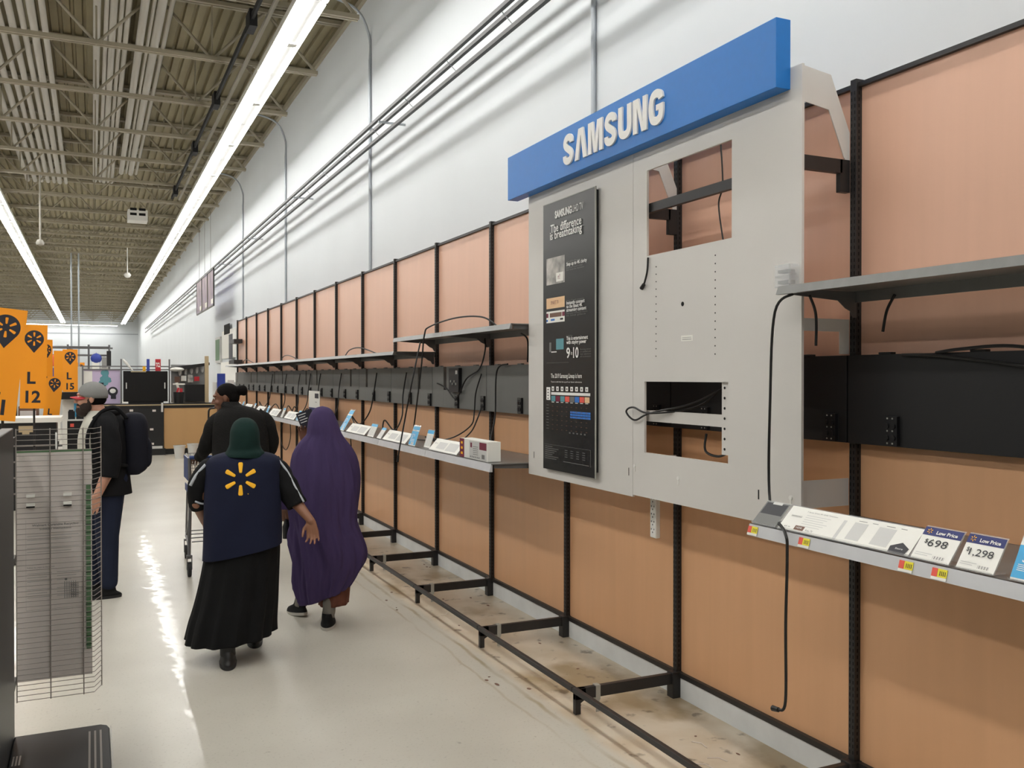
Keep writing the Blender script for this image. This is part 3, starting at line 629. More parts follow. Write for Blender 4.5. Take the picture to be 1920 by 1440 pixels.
for k in range(5, 12, 3):
    y = Y0+PIT*k; cable([(2.5, y+.9, 1.905), (2.45, y+.5, 1.96), (2.45, y+.1, 1.97), (2.5, y-.3, 1.905)], 'black cable arched over the shelf in the '+bayname(k), .006, 'cables on the upper shelf')
b = MB(); b.box((XP-.03, 6.9, 1.55), (XP-.001, 7.12, 1.75)); b.box((XP-.034, 6.92, 1.7), (XP-.03, 6.96, 1.73), 1)
for q in range(4): b.cyl((XP-.035, 6.95+.04*q, 1.62+.02*(q % 2)), (XP-.03, 6.95+.04*q, 1.62+.02*(q % 2)), .01, n=8, m=2)
single(b, 'junction_box', ['blackp', 'white', 'steel'], 'open black junction box with a white plug in the grey raceway', 'junction box')

# ================================================================== CARDS ON SHELVES
def card(name, label, cat, y0, y1, z, x0=2.262, rise=.07, run=.075, art='spec', group=None, holder=True):
    """leaning card between y0 (left end seen from the aisle, larger y) and y1"""
    t = thing(name, label, cat, (x0, (y0+y1)/2, z), 0, group)
    A = Vector((x0, y0, z+.003)); Ud = Vector((0, -1, 0)); Vd = Vector((run, 0, rise)); Lv = Vd.length; Vn = Vd.normalized(); N_ = Ud.cross(Vn)  # toward viewer
    if N_.x > 0: N_ = -N_
    W = y0-y1
    def P(u, v, d=0): return A+Ud*u*W+Vn*v*Lv+N_*d
    if holder:
        b = MB(); b.prism([P(-.01, -.02, -.004), P(1.01, -.02, -.004), P(1.01, 1.05, -.004), P(-.01, 1.05, -.004)], N_*.0015)
        b.prism([P(-.01, -.02, .001), P(1.01, -.02, .001), P(1.01, .0, .006), P(-.01, .0, .006)], N_*.004)
        b.box((x0-.004, y1, z), (x0+run*.9, y0, z+.002)); b.build('holder', 'acryl', t)
    b = MB(); b.prism([P(0, 0, -.0012), P(1, 0, -.0012), P(1, 1, -.0012), P(0, 1, -.0012)], N_*.0012, 0)
    lay = [.0004]
    def q(u0, v0, u1, v1, m, d=0):
        lay[0] += .00003; d = lay[0]
        b.quad(P(u0, v0, d), P(u1, v0, d), P(u1, v1, d), P(u0, v1, d), m)
    def tx(s_, u, v, h, wd=None, m=1, al='l', bo=0): text(b, s_, P(u, v, .0018), Ud, Vn, h*Lv, None if wd is None else wd*W, m, bold=bo, align=al)
    mats = ['paper', 'dtxt', 'gtxt', 'lgrey', 'navyp', 'ltxt', 'brown', 'sky', 'yellow', 'burg']
    if art == 'spec':
        tx('SAMSUNG', .045, .56, .07, .09, 2); tx('7 Series Smart 4K UHD Television', .15, .82, .045, .25, 2); 
        for i in range(6): q(.16, .70-i*.09, .16+.20-.02*(i % 3), .72-i*.09, 3)
        q(.13, .06, .21, .24, 6); tx('HDR', .17, .12, .07, .05, 5, 'c'); tx('Roku TV', .23, .07, .08, .06, 2); tx('65 in', .045, .1, .06, .05, 2)
        for u0, u1 in ((.455, .48), (.54, .64), (.72, .84)):
            q(u0, .0 if u0 < .5 else .12, u1, .8, 3)
        for u0, u1 in ((.56, .62), (.66, .70), (.76, .82), (.86, .9)): q(u0, .86, u1, .88, 2)
        b.add([P(.865, 0, .0013), P(.975, 0, .0013), P(.985, .22, .0013), P(.925, .40, .0013), P(.86, .22, .0013)], [(0, 1, 2, 3, 4)], 4 if False else 1); tx('Store', .925, .14, .06, .05, 5, 'c')
    elif art == 'far':
        tx('65 in', .06, .55, .12, .1, 2); q(.2, .2, .5, .75, 3); q(.55, .15, .9, .8, 3)
    elif art.startswith('$'):
        q(0, .74, 1, 1, 4); tx('Low Price', .62, .80, .10, .55, 5, 'c', .03)
        for pl in spark_polys(.085): b.add([P(.16+a*Lv/W, .87+c, .0018) for a, c in pl], [tuple(range(len(pl)))], 8)
        if art == '$698': tx('$', .16, .50, .13, .08); tx('698', .26, .42, .22, .50)
        else: tx('$', .10, .50, .12, .07); tx('1,298', .19, .40, .20, .64)
        q(.06, .18, .5, .2, 3); q(.06, .12, .4, .14, 3)
        for i in range(9): q(.55+i*.035, .07, .555+i*.035+.01*(i % 2), .16, 1)
    elif art == 'blue':
        q(.0, .04, 1, .74, 7); q(.0, .74, 1, .80, 5); q(.05, .80, 1, .98, 7); tx('Add on', .5, .76, .06, .3, 4, 'c'); tx('$7', .30, .38, .22, .3, 5, 'c'); tx('00', .5, .46, .12, .12, 5, 'l')
        for i in range(4): q(.08, .32-i*.04, .7, .335-i*.04, 5)
        q(.3, .06, .7, .17, 5)
        for i in range(8): q(.33+i*.04, .075, .345+i*.04, .16, 1)
    elif art == 'dark':
        q(0, 0, 1, 1, 2); q(.05, .45, .95, .95, 1); q(.3, .9, .7, 1.0, 3)
    elif art == 'bw':
        q(0, .8, 1, 1, 7)
        for i in range(4): q(.08+i*.24, .1, .22+i*.24, .75, 3)
    b.build('card', mats, t)
    return t
ZS = 1.128
card('spec_holder', 'small dark grey acrylic pocket at the left end of the right price shelf', 'card holder', 2.725, 2.60, ZS, rise=.075, art='dark')
card('spec_card', 'long white television spec card at the front of the right price shelf', 'spec card', 2.585, 2.005, ZS, rise=.075)
card('price_card', 'white price card with a three digit price, reading $698, beside the long spec card', 'price card', 1.995, 1.86, ZS, rise=.088, run=.07, art='$698')
card('price_card', 'white price card between the $698 card and the blue card, reading $1,298', 'price card', 1.835, 1.715, ZS, rise=.092, run=.06, art='$1298')
card('offer_card', 'bright blue offer card cut off at the right edge of the photo', 'price card', 1.665, 1.53, ZS, rise=.12, run=.06, art='blue')
ZS = 1.138
for y0, y1, lb in ((6.36, 5.80, 'long white spec card just left of the burgundy and white box'), (7.55, 6.93, 'long white spec card second left of the burgundy and white box'), (8.78, 8.12, 'long white spec card nearest right of the purple robed woman')):
    card('spec_card', lb, 'spec card', y0, y1, ZS, rise=.08, run=.07, art='far', group='spec cards on the left shelf')
card('offer_card', 'small sky blue card leaning between two long spec cards', 'price card', 6.84, 6.68, ZS, rise=.15, run=.05, art='blue')
card('price_card', 'small pale card standing beside the sky blue card', 'price card', 6.58, 6.44, ZS, x0=2.30, rise=.13, run=.04, art='bw')
card('price_card', 'white card with pale columns between two long spec cards', 'price card', 8.02, 7.83, ZS, rise=.11, run=.05, art='bw')
card('price_card', 'small clear holder just right of the striped white card', 'price card', 7.72, 7.60, ZS, rise=.09, run=.06, art='bw')
card('offer_card', 'tall pale blue folded card sticking up beside the purple hood', 'price card', 9.05, 8.88, ZS, rise=.20, run=.12, art='blue')
for i, yy in enumerate((10.35, 11.35, 12.5, 13.7, 14.9, 16.2)):
    card('spec_card', 'far white spec card, %s beyond the purple hood' % ORD[i+1], 'spec card', yy+.62, yy, ZS, rise=.09, run=.07, art='far', group='far spec cards')
    if i < 5: card('price_card', 'small far price card, %s beyond the purple hood' % ORD[i+1], 'price card', yy+.86, yy+.72, ZS, rise=.12, run=.05, art=('blue', 'bw')[i % 2], group='far price cards')
b = MB(); b.box((2.52, 11.05, 1.15), (2.526, 11.65, 1.29)); b.box((2.52, 11.05, 1.29), (2.526, 11.65, 1.50), 1); b.box((2.518, 11.10, 1.41), (2.5205, 11.30, 1.47), 2); b.box((2.518, 11.2, 1.36), (2.5205, 11.28, 1.365), 2); b.box((2.52, 11.3, 1.139), (2.56, 11.4, 1.15))
single(b, 'shelf_sign', ['navyp', 'paper', 'dtxt'], 'upright white and purple sign standing on the far shelf', 'sign')
# burgundy and white box
b = MB(); b.box((2.27, 5.27, ZS+.0), (2.36, 5.75, ZS+.125)); xs = 2.2694; fy = lambda u: 5.75-u*.48
def bq(u0, v0, u1, v1, m):
    global xs
    xs -= .0001
    b.quad((xs, fy(u0), ZS+v0*.125), (xs, fy(u1), ZS+v0*.125), (xs, fy(u1), ZS+v1*.125), (xs, fy(u0), ZS+v1*.125), m)
bq(.0, 0, .17, 1, 1); bq(.36, .04, .97, .94, 2); bq(.72, .55, .96, .93, 1); bq(.80, .1, .90, .32, 3); bq(.40, .6, .46, .85, 1); xs -= .0004
for i in range(3): bq(.05, .15+i*.28, .12, .28+i*.28, 4)
for i in range(5): bq(.50, .25+i*.1, .68, .28+i*.1, 3)
for i in range(6): bq(.40+i*.06, .08, .43+i*.06, .16, 3)
single(b, 'carton', ['paper', 'burg', 'lgrey', 'gtxt', 'yellow'], 'white and burgundy carton lying on the price shelf', 'box')
# acrylic clip above the right shelf
t = thing('acrylic_clip', 'clear acrylic sign clip on the right edge of the grey board', 'sign clip', (2.47, 2.78, 2.03))
b = MB(); b.box((2.46, 2.745, 2.03), (2.505, 2.75, 2.12)); b.box((2.46, 2.75, 2.112), (2.505, 2.83, 2.12)); b.box((2.46, 2.75, 2.07), (2.505, 2.83, 2.078)); b.box((2.46, 2.745, 2.03), (2.464, 2.83, 2.12)); b.box((2.46, 2.75, 2.03), (2.505, 2.83, 2.036)); b.build('frame', 'acryl', t)
b = MB(); b.box((2.466, 2.76, 2.088), (2.50, 2.82, 2.10)); b.box((2.466, 2.76, 2.045), (2.50, 2.82, 2.058)); b.build('insert', 'grey', t)

# ================================================================== LEFT FOREGROUND UNIT
t = thing('display_unit', 'black low display unit end panel at the left edge of the photo', 'display unit', (-.33, 3.4, 0))
b = MB(); b.box((-.36, 1.5, 0), (-.313, 4.5, 1.455)); b.build('end_panel', 'blackp', t, bevel=.004)
b = MB(); b.prism([(-.312, 1.5, .02), (-.312, 4.46, .02), (.03, 4.46, .02), (.055, 4.44, .02), (.065, 4.40, .02), (.065, 1.5, .02)], (0, 0, .10)); b.build('base_deck', 'blackp', t, bevel=.006)
b = MB()
for i in range(3): b.box((-.02+i*.022, 1.6, .12), (-.012+i*.022, 4.38, .1225))
for i in range(3):
    b.box((-.30+i*.012, 4.12, .12), (-.294+i*.012, 4.22, .1215)); b.box((-.30+i*.014, 3.85, .12), (-.294+i*.014, 4.02, .1215))
b.build('deck_lines', 'meshw', t)
b = MB(); b.box((.066, 1.5, .0), (.072, 4.40, .126)); b.build('clear_edge', 'acryl', t)
YM = 4.62
t = thing('wire_rack', 'grey wire mesh rack panel beside the black display unit', 'wire rack', (-.15, YM, .0))
b = MB(); BE = (.004, YM); BF = (.036, YM+.10)
nz = 52
for i in range(nz+1):
    z = .218+i*(1.222/nz); b.tube([(-.312, YM, z), (BE[0], BE[1], z), (BF[0], BF[1], z)], .0017, 6)
b.build('horizontal_wires', 'meshw', t)
for x, y in ((-.312, YM), (-.176, YM), (-.040, YM), BF):
    b = MB(); b.cyl((x, y+.004, .212), (x, y+.004, 1.445), .0026, n=8); b.build('upright_wire', 'meshw', t)
for z in (.30, .85, 1.38):
    b = MB(); b.box((-.325, 4.501, z), (-.3135, YM+.006, z+.03)); b.build('bracket', 'black', t)
b = MB(); b.box((-.31, YM+.014, .30), (-.004, YM+.026, 1.345)); yf_ = YM+.0138; Ux = Vector((1, 0, 0)); Vz = Vector((0, 0, 1))
def wq(x0, z0, x1, z1, m): b.quad((x0, yf_, z0), (x1, yf_, z0), (x1, yf_, z1), (x0, yf_, z1), m)
wq(-.31, 1.335, -.004, 1.345, 2); wq(-.275, .62, -.03, .621, 1); wq(-.275, .62, -.2745, 1.03, 1); wq(-.031, .62, -.03, 1.03, 1)
text(b, 'Walmart Cartridge Recycling', (-.155, yf_-.0004, 1.0), Ux, Vz, .010, .19, 1, bold=.02); text(b, 'Sidekick Instructions', (-.155, yf_-.0004, .983), Ux, Vz, .009, .13, 1, bold=.01)
text(b, 'Follow the steps on the carton', (-.27, yf_-.0004, .81), Ux, Vz, .007, .11, 1, align='l')
for i in range(5): wq(-.27, .955-i*.018, -.06-.03*(i % 3), .957-i*.018, 3)
for i in range(7): wq(-.27, .785-i*.018, -.17-.02*(i % 2), .787-i*.018, 3)
for i in range(7): wq(-.15, .785-i*.018, -.05-.02*(i % 3), .787-i*.018, 3)
for i in range(6): wq(-.12+i*.009, .66, -.116+i*.009, .74, 3)
for i in range(9): wq(-.095, .665+i*.008, -.06, .668+i*.008, 1)
wq(-.118, .745, -.108, .755, 1)
tag(b.build('sign_board', ['wboard', 'gtxt', 'green', 'grey']), 'pale printed recycling board standing behind the wire rack', 'board')
b = MB(); b.box((-.028, YM+.008, .42), (-.008, YM+.013, 1.18)); 
for i in range(20): b.box((-.03, YM+.0075, .44+i*.037), (-.006, YM+.0079, .443+i*.037), 1)
single(b, 'green_strip', ['green', 'slot'], 'narrow green edged strip at the right side of the recycling board', 'strip')
for x, lb in ((-.255, 'left white double hook tag'), (-.105, 'right white double hook tag')):
    b = MB(); b.box((x-.017, YM-.006, 1.135), (x+.017, YM+.0135, 1.147)); b.box((x-.017, YM-.006, 1.095), (x+.017, YM+.0135, 1.107)); b.box((x-.017, YM-.006, 1.088), (x+.017, YM+.0135, 1.0945), 1)
    single(b, 'hook_tag', ['paper', 'slot'], lb+' on the wire rack', 'tag', 'hook tags')
b = MB(); b.tube(cr([(-.150, YM-.004, 1.425), (-.150, YM-.010, 1.40), (-.150, YM-.008, 1.35)]), .004, 6); single(b, 'hook', 'white', 'small white hook hung on the top wires of the rack', 'hook', smooth=True)

# ================================================================== ORANGE AISLE SIGNS
def aisle_sign(x, y, z0, hgt, wid, lines, lb, lean=0, turn=0, pole=True, off=0):
    t = thing('aisle_sign', lb, 'aisle sign', (x, y, 0), math.radians(turn), 'orange aisle signs')
    Ml = Matrix.Rotation(math.radians(lean), 4, 'Y'); zc = z0+hgt/2
    def T(mb): mb.v = [Ml @ (v-Vector((0, 0, zc)))+Vector((0, 0, zc)) for v in mb.v]
    b = MB(); a = wid/2; b.prism([(-a, 0, z0), (a, 0, z0), (0, wid*.8, z0)], (0, 0, hgt)); T(b); b.build('panel', 'orange', t, local=True)
    yy = -.0015; R = wid*.37; cz = z0+hgt*.83
    if lines:
        b = MB(); pts = [(math.sin(u)*R, math.cos(u)*R) for u in [math.radians(-125+250*i/28) for i in range(29)]]+[(0, -R*1.62)]
        b.add([(off+p, yy, cz+q) for p, q in pts], [tuple(range(len(pts)))[::-1]], 0)
        for pl in spark_polys(R*.78): b.add([(off+p, yy-.001, cz+q) for p, q in pl], [tuple(range(len(pl)))], 1)
        T(b); b.build('pin_emblem', ['ink', 'orange'], t, local=True)
    for s_, zr, hr in lines:
        b = MB(); text(b, s_, (off-(0.02 if s_ == 'L' else 0), yy, z0+hgt*zr), Ux, Vz, hgt*hr, None, 0, bold=.03); T(b); b.build('lettering', 'ink', t, local=True)
    if pole: b = MB(); b.cyl((0, .05, 0), (0, .05, z0+.05), .012, n=10); b.box((-.12, -.07, 0), (.12, .17, .02)); b.build('pole', 'black', t, local=True)
aisle_sign(-.73, 9.23, 1.29, 1.0, .31, (('L', .235, .105), ('11', .055, .13)), 'nearest orange sign marked L 11, cut off by the left edge', lean=6)
aisle_sign(-.615, 11.85, 1.31, .97, .27, (('L', .30, .135), ('12', .075, .135)), 'orange sign marked L 12', lean=1.3)
aisle_sign(-.67, 16.8, 1.31, .98, .23, (('L', .36, .12), ('13', .10, .13)), 'narrow turned orange sign marked L 13 behind the L 12 sign', turn=50)
aisle_sign(-.545, 15.6, 1.06, .62, .225, (('L', .05, .15),), 'low leaning orange sign showing only an L below its pin', lean=6)
aisle_sign(-.44, 22.2, 1.30, .98, .30, (('L', .33, .15), ('15', .10, .14)), 'orange sign marked L 15 left of the man in the cap')
aisle_sign(-.72, 24.4, 1.35, .95, .27, (), 'plain orange side of a sign just left of the L 15 sign', turn=30)
aisle_sign(-.40, 38.7, 1.22, 1.0, .27, (('L', .33, .13), ('19', .10, .13)), 'farthest orange sign marked L 19 above the red visor')

# ================================================================== MID LEFT MERCHANDISE
def bx(name, m, a, c, lb, cat, group=None, **kw): b = MB(); b.box(a, c); return single(b, name, m, lb, cat, group, **kw)
t = thing('low_shelf_unit', 'low black shelf unit with white top edge behind the wire rack', 'shelf unit', (-.7, 13.2, 0))
b = MB(); b.box((-1.6, 12.9, 0), (-.42, 13.6, 1.10)); b.build('body', 'blackp', t)
b = MB(); b.box((-1.62, 12.86, 1.10), (-.36, 13.62, 1.16)); b.box((-.40, 12.86, .86), (-.37, 12.88, 1.10)); b.build('white_edge', 'paper', t)
b = MB(); b.box((-.84, 12.885, .98), (-.68, 12.9, 1.06)); b.box((-.80, 12.884, .955), (-.72, 12.899, .98)); b.build('orange_label', 'trimw', t)
for i in range(4):
    b = MB(); b.box((-1.6, 12.88, .20+i*.2), (-.42, 12.9, .22+i*.2)); b.build('shelf_edge', 'meshw', t)
t = thing('product_unit', 'dark product counter left of the man in the cap, with red tags', 'shelf unit', (0, 15.2, 0))
b = MB(); b.box((-.34, 15, 0), (.2, 15.6, 1.02)); b.build('body', 'blackp', t)
b = MB(); b.box((-.34, 14.97, 1.02), (.2, 15.0, 1.045)); b.box((.19, 14.97, 1.02), (.2, 15.0, 1.1)); b.build('edge', 'lgrey', t)
for i in range(3):
    b = MB(); b.box((-.30+i*.16, 14.985, .93), (-.25+i*.16, 15.0, .98)); b.build('tag', 'redtag', t)
for i, (x0, x1, hh) in enumerate(((-.33, -.24, .14), (-.22, -.12, .22), (-.10, .02, .17), (.04, .12, .12))):
    b = MB(); b.box((x0, 15.05, 1.02), (x1, 15.3, 1.02+hh)); b.box((x0+.01, 15.08, 1.02+hh), (x1-.02, 15.25, 1.04+hh)); single(b, 'device', 'blackp', ('short', 'tall', 'middle height', 'small end')[i]+' black device on the dark product counter', 'device', 'black devices')
t = thing('monitor_shelf', 'white shelf back with a black header behind the product counter', 'shelf unit', (-.1, 17.2, 0))
b = MB(); b.box((-.46, 17.0, 0), (.10, 17.05, 1.30)); b.build('back', 'paper', t); b = MB(); b.box((-.48, 16.8, 1.30), (-.02, 17.1, 1.42)); b.build('header', 'blackp', t)
b = MB(); b.box((-.28, 16.98, 1.0), (-.17, 17.0, 1.24)); b.build('pale_print', 'sky', t); b = MB(); b.box((-.13, 16.98, 1.0), (.0, 17.0, 1.2)); b.build('dark_print', 'green', t)
for i in range(3):
    b = MB(); b.box((-1.5+i*.28, 14.4, 1.06), (-1.26+i*.28, 14.8, 1.26+.06*(i % 2))); b.box((-1.48+i*.28, 14.39, 1.10), (-1.28+i*.28, 14.4, 1.2), 1); single(b, 'boxed_product', ['brown', 'wboard'], ('left', 'middle', 'right')[i]+' brown boxed product under the L 12 sign', 'box', 'brown boxed products')
bx('product_stand', 'blackp', (-1.55, 14.3, 0), (-.65, 14.9, 1.06), 'black stand under the brown boxed products', 'stand')
# tall rack with toys far behind
t = thing('top_rack', 'tall grey tube display rack with hanging stock in the far left', 'rack', (-.5, 32, 0))
b = MB()
for z in (2.62, 2.36): b.cyl((-2.2, 32, z), (.52, 32, z), .03, n=8)
b.cyl((-2.2, 33, 2.62), (.62, 33, 2.62), .03, n=8)
for x in (-1.2, -.7, -.1, .5): b.cyl((x, 32, 0), (x, 32, 2.70), .03, n=8); b.cyl((x, 32, 2.62), (x, 33, 2.62), .02, n=6)
b.build('frame', 'cart', t)
b = MB(); b.box((-1.2, 32.2, 0), (.5, 32.3, 2.0)); b.build('back', 'lgrey', t)
for i, (x0, x1, z0, z1, m, lb) in enumerate(((-1.25, -.98, 2.0, 2.35, 'redtag', 'pink round toy pack beside the L 13 sign'), (-.72, -.55, 2.2, 2.55, 'brown', 'dark hanging pack on the far rack'), (-1.3, -1.0, 1.6, 1.95, 'bluep', 'blue and white pack below the pink toy'), (-.05, .28, 2.1, 2.42, 'bluep', 'bright blue pack hanging on the far rack'), (.0, .2, 1.9, 2.15, 'paper', 'white pack under the bright blue one on the far rack'), (.42, .55, 2.0, 2.5, 'blackp', 'dark pack at the right end of the far rack'), (.28, .42, 1.95, 2.3, 'grey', 'grey pack near the right end of the far rack'))):
    b = MB()
    if i in (0, 3): b.ell(((x0+x1)/2, 31.8, (z0+z1)/2), ((x1-x0)/2, .12, (z1-z0)/2))
    else: b.box((x0, 31.75, z0), (x1, 31.9, z1))
    b.cyl(((x0+x1)/2, 31.85, z1-.02), ((x0+x1)/2, 32.0, z1+.02), .01, n=6); single(b, 'hanging_pack', m, lb, 'pack', smooth=i in (0, 3), auto=60)
bx('low_gondola', 'lgrey', (-3.2, 26, 0), (-.95, 26.6, 1.6), 'pale low shelving block far behind the orange signs', 'shelf unit')
bx('low_gondola', 'grey', (-3.4, 42, 0), (-1.2, 42.6, 1.7), 'grey low shelving block farthest behind the orange signs', 'shelf unit')

# ================================================================== SERVICE COUNTER
YC = 20.9
t = thing('service_counter', 'maple fronted service counter with dark top at the end of the aisle', 'counter', (1.9, YC+.4, 0))
b = MB(); b.box((1.40, YC, .12), (2.55, YC+.7, 1.0)); b.build('front', 'counterw', t)
b = MB(); b.box((1.40, YC+.03, 0), (2.55, YC+.7, .12)); b.build('toe_kick', 'blackp', t)
b = MB(); b.box((.0, YC-.02, 1.06), (2.56, YC+.72, 1.08)); b.build('top_edge', 'trimw', t)
b = MB(); b.box((.0, YC-.01, 1.0), (2.56, YC+.7, 1.06)); b.box((.0, YC, 1.08), (2.56, YC+.7, 1.10)); b.build('top', 'blackp', t)
t = thing('black_cabinet', 'black locked cabinet bank with pale door tags beside the counter', 'cabinet', (.7, YC+.2, 0))
b = MB(); b.box((.0, YC-.05, .03), (1.39, YC+.6, .999)); b.build('body', 'blackp', t)
b = MB(); b.box((.45, YC-.14, 0), (1.42, YC-.05, .14)); b.build('plinth', 'blackp', t); b = MB(); b.box((.62, YC-.15, .14), (1.36, YC-.05, .19)); b.build('plinth_plate', 'lgrey', t)
for (u, z) in ((.12, .93), (.28, .93), (.52, .94), (.75, .96), (1.20, .95), (.28, .77), (.85, .56), (1.15, .55), (1.16, .14+.10), (.60, .55)):
    b = MB(); b.box((u-.035, YC-.058, z-.022), (u+.035, YC-.05, z+.022)); b.build('door_tag', 'wboard', t)
b = MB(); b.box((1.34, YC-.07, .92), (1.38, YC-.05, 1.12)); b.build('latch', 'lgrey', t)
t = thing('television', 'large black flat television standing on the service counter', 'television', (.93, YC+.2, 1.10))
b = MB(); b.box((.60, YC+.15, 1.14), (1.49, YC+.22, 1.80)); b.build('panel', 'gloss', t, bevel=.006)
for x in (.66, 1.43):
    b = MB(); b.box((x-.01, YC+.140, 1.42), (x+.01, YC+.15, 1.55)); b.build('side_tag', 'lgrey', t)
b = MB(); b.box((.7, YC+.1, 1.10), (1.4, YC+.3, 1.14)); b.build('stand', 'gloss', t); b = MB(); b.box((.75, YC+.148, 1.775), (1.05, YC+.15, 1.79)); b.build('top_label', 'trimw', t)
t = thing('counter_frame', 'dark metal frame rising behind the television on the counter', 'frame', (.9, YC+.4, 1.1))
b = MB()
for x in (.565, 1.54): b.box((x-.015, YC+.36, 1.10), (x+.015, YC+.39, 2.06))
for z in (1.90, 1.83): b.box((-.18, YC+.37, z-.012), (1.54, YC+.385, z+.012))
b.box((-.20, YC+.36, 1.10), (-.17, YC+.39, 1.92)); b.build('bars', 'cart', t)
t = thing('backdrop_print', 'lilac and teal printed backdrop standing left of the television', 'print', (-.1, YC+.42, 1.1))
b = MB(); b.box((-.165, YC+.40, 1.10), (.545, YC+.42, 1.82)); b.build('sheet', 'lilac', t)
random.seed(5); b = MB()
for i in range(14): a = random.uniform(0, 6.28); q = random.uniform(.02, .10); b.ell((.24+q*math.cos(a)*1.1, YC+.399, 1.62+q*math.sin(a)*1.5), (.035+.03*random.random(), .0015, .03+.04*random.random()), nu=12, nv=6)
b.build('teal_smoke', 'teal', t, smooth=True)
b = MB(); b.box((-.163, YC+.3975, 1.12), (.0, YC+.3995, 1.80)); b.build('pale_area', 'paper', t)
b = MB(); b.box((.0, YC+.3935, 1.44), (.26, YC+.3955, 1.49)); b.box((.02, YC+.3935, 1.50), (.08, YC+.3955, 1.53)); b.box((.12, YC+.3935, 1.50), (.22, YC+.3955, 1.55)); b.ell((.40, YC+.3945, 1.36), (.10, .0015, .10), nu=14); b.box((.36, YC+.3935, 1.20), (.46, YC+.3955, 1.34)); b.build('drawn_equipment', 'ink', t)
b = MB(); b.ell((.40, YC+.3925, 1.37), (.06, .0006, .05), nu=12); b.box((.0, YC+.3925, 1.455), (.26, YC+.3930, 1.47)); b.build('drawing_highlight', 'ltxt', t)
for x, m, lb, hh in ((1.10, 'bluep', 'narrow blue standing flag above the television', .26), (1.30, 'red', 'red and white standing sign above the television', .26), (1.02, 'yellow', 'tiny yellow card above the television', .10)):
    b = MB(); b.box((x-.03 if m != 'red' else x-.055, YC+.25, 1.80), (x+.03 if m != 'red' else x+.055, YC+.27, 1.80+hh))
    if m == 'red': text(b, 'TCL', (x, YC+.2495, 1.89), Ux, Vz, .09, .09, 1, bold=.04)
    single(b, 'small_sign', [m, 'ltxt'], lb, 'sign')
b = MB(); b.tube([(.80, YC+.3, 1.80), (.66, YC+.32, 1.98), (.60, YC+.34, 2.05)], [.012, .03, .02], 8); single(b, 'white_flag', 'white', 'thin white curled flag above the left half of the television', 'flag')
# right of the tv: bin, pegboard hooks, wood post
b = MB(); b.lathe((1.72, YC+.25, 1.10), [(.0, 0), (.10, 0), (.115, .24), (.105, .24), (.09, .02), (0, .02)], 20); single(b, 'black_bin', 'blackp', 'black bin standing on the counter right of the television', 'bin', smooth=True, auto=40)
b = MB(); b.box((1.66, YC+.2, 1.2), (1.70, YC+.22, 1.44), R=Matrix.Rotation(.3, 3, 'Y')); b.box((1.70, YC+.24, 1.2), (1.75, YC+.26, 1.55), 1, R=Matrix.Rotation(-.25, 3, 'Y')); b.box((1.60, YC+.22, 1.50), (1.85, YC+.24, 1.53), 1); b.box((1.74, YC+.22, 1.18), (1.8, YC+.25, 1.42))
single(b, 'paper_roll', ['red', 'paper'], 'red and white papers sticking out of the black bin', 'papers')
t = thing('hook_display', 'dark slatted hook display with pale hanging packs behind the counter', 'rack', (2.0, YC+.9, 0))
b = MB(); b.box((1.62, YC+1.0, .0), (2.40, YC+1.05, 1.95)); b.build('back', 'grey', t)
b = MB(); b.prism([(1.55, YC+.98, 1.88), (2.42, YC+.98, 2.0), (2.42, YC+.98, 1.94), (1.65, YC+.98, 1.80)], (0, -.3, 0)); b.box((1.9, YC+.72, 1.12), (2.4, YC+1.0, 1.50)); b.build('dark_shelves', 'blackp', t)
for i in range(5):
    b = MB(); b.ell((1.80+i*.12, YC+.85, 1.78+.02*i), (.035, .05, .09)); b.build('hanging_pack', 'lgrey', t, smooth=True)
for i in range(4):
    b = MB(); b.box((1.68+i*.14, YC+.8, 1.55+.03*(i % 2)), (1.79+i*.14, YC+.84, 1.68+.02*(i % 3))); b.build('pack', ('brown', 'paper', 'pphoto', 'red')[i], t)
b = MB(); b.ell((1.72, YC+.7, 1.84), (.16, .12, .05)); b.build('white_lid', 'paper', t, smooth=True)
bx('wood_post', 'trimw', (2.30, YC+.5, 1.10), (2.38, YC+.58, 2.14), 'pale wooden post standing at the right end of the counter', 'post')
for x, y, lb in ((1.62, 19.75, 'left one of two white buckets on the floor before the counter'), (1.92, 20.15, 'right one of two white buckets on the floor before the counter')):
    t = thing('bucket', lb, 'bucket', (x, y, 0), 0, 'white buckets')
    b = MB(); b.lathe((x, y, 0), [(0, .004), (.085, .0), (.115, .26), (.108, .26), (.08, .012), (0, .012)], 24); b.build('body', 'bucket', t, smooth=True, auto=40)
    b = MB(); b.lathe((x, y, .25), [(.112, 0), (.122, .004), (.122, .016), (.112, .02)], 24); b.build('rim', 'bucket', t, smooth=True)
# boxes between the counter and the end of the peach wall
t = thing('wall_display', 'cluster of white and green printed panels on the wall past the gondola', 'wall display', (3.1, 24, 0))
b = MB(); b.box((XW-.06, 25.2, 2.05), (XW-.005, 26.2, 2.75)); b.build('frame_panel', 'lgrey', t); b = MB(); b.box((XW-.07, 25.3, 2.12), (XW-.06, 26.1, 2.68)); b.build('frame_print', 'green', t)
b = MB(); b.box((XW-.06, 22.6, 2.15), (XW-.005, 24.8, 2.85)); b.build('white_panel', 'paper', t); b = MB(); b.box((XW-.07, 22.8, 2.10), (XW-.06, 23.4, 2.72)); b.build('dark_print', 'ink', t)
b = MB(); b.box((XW-.07, 23.3, 2.75), (XW-.06, 24.3, 3.0)); b.build('black_panel', 'slot', t)
b = MB(); b.box((XW-.075, 22.2, 1.0), (XW-.005, 24.9, 2.05)); b.build('lower_panel', 'paper', t)
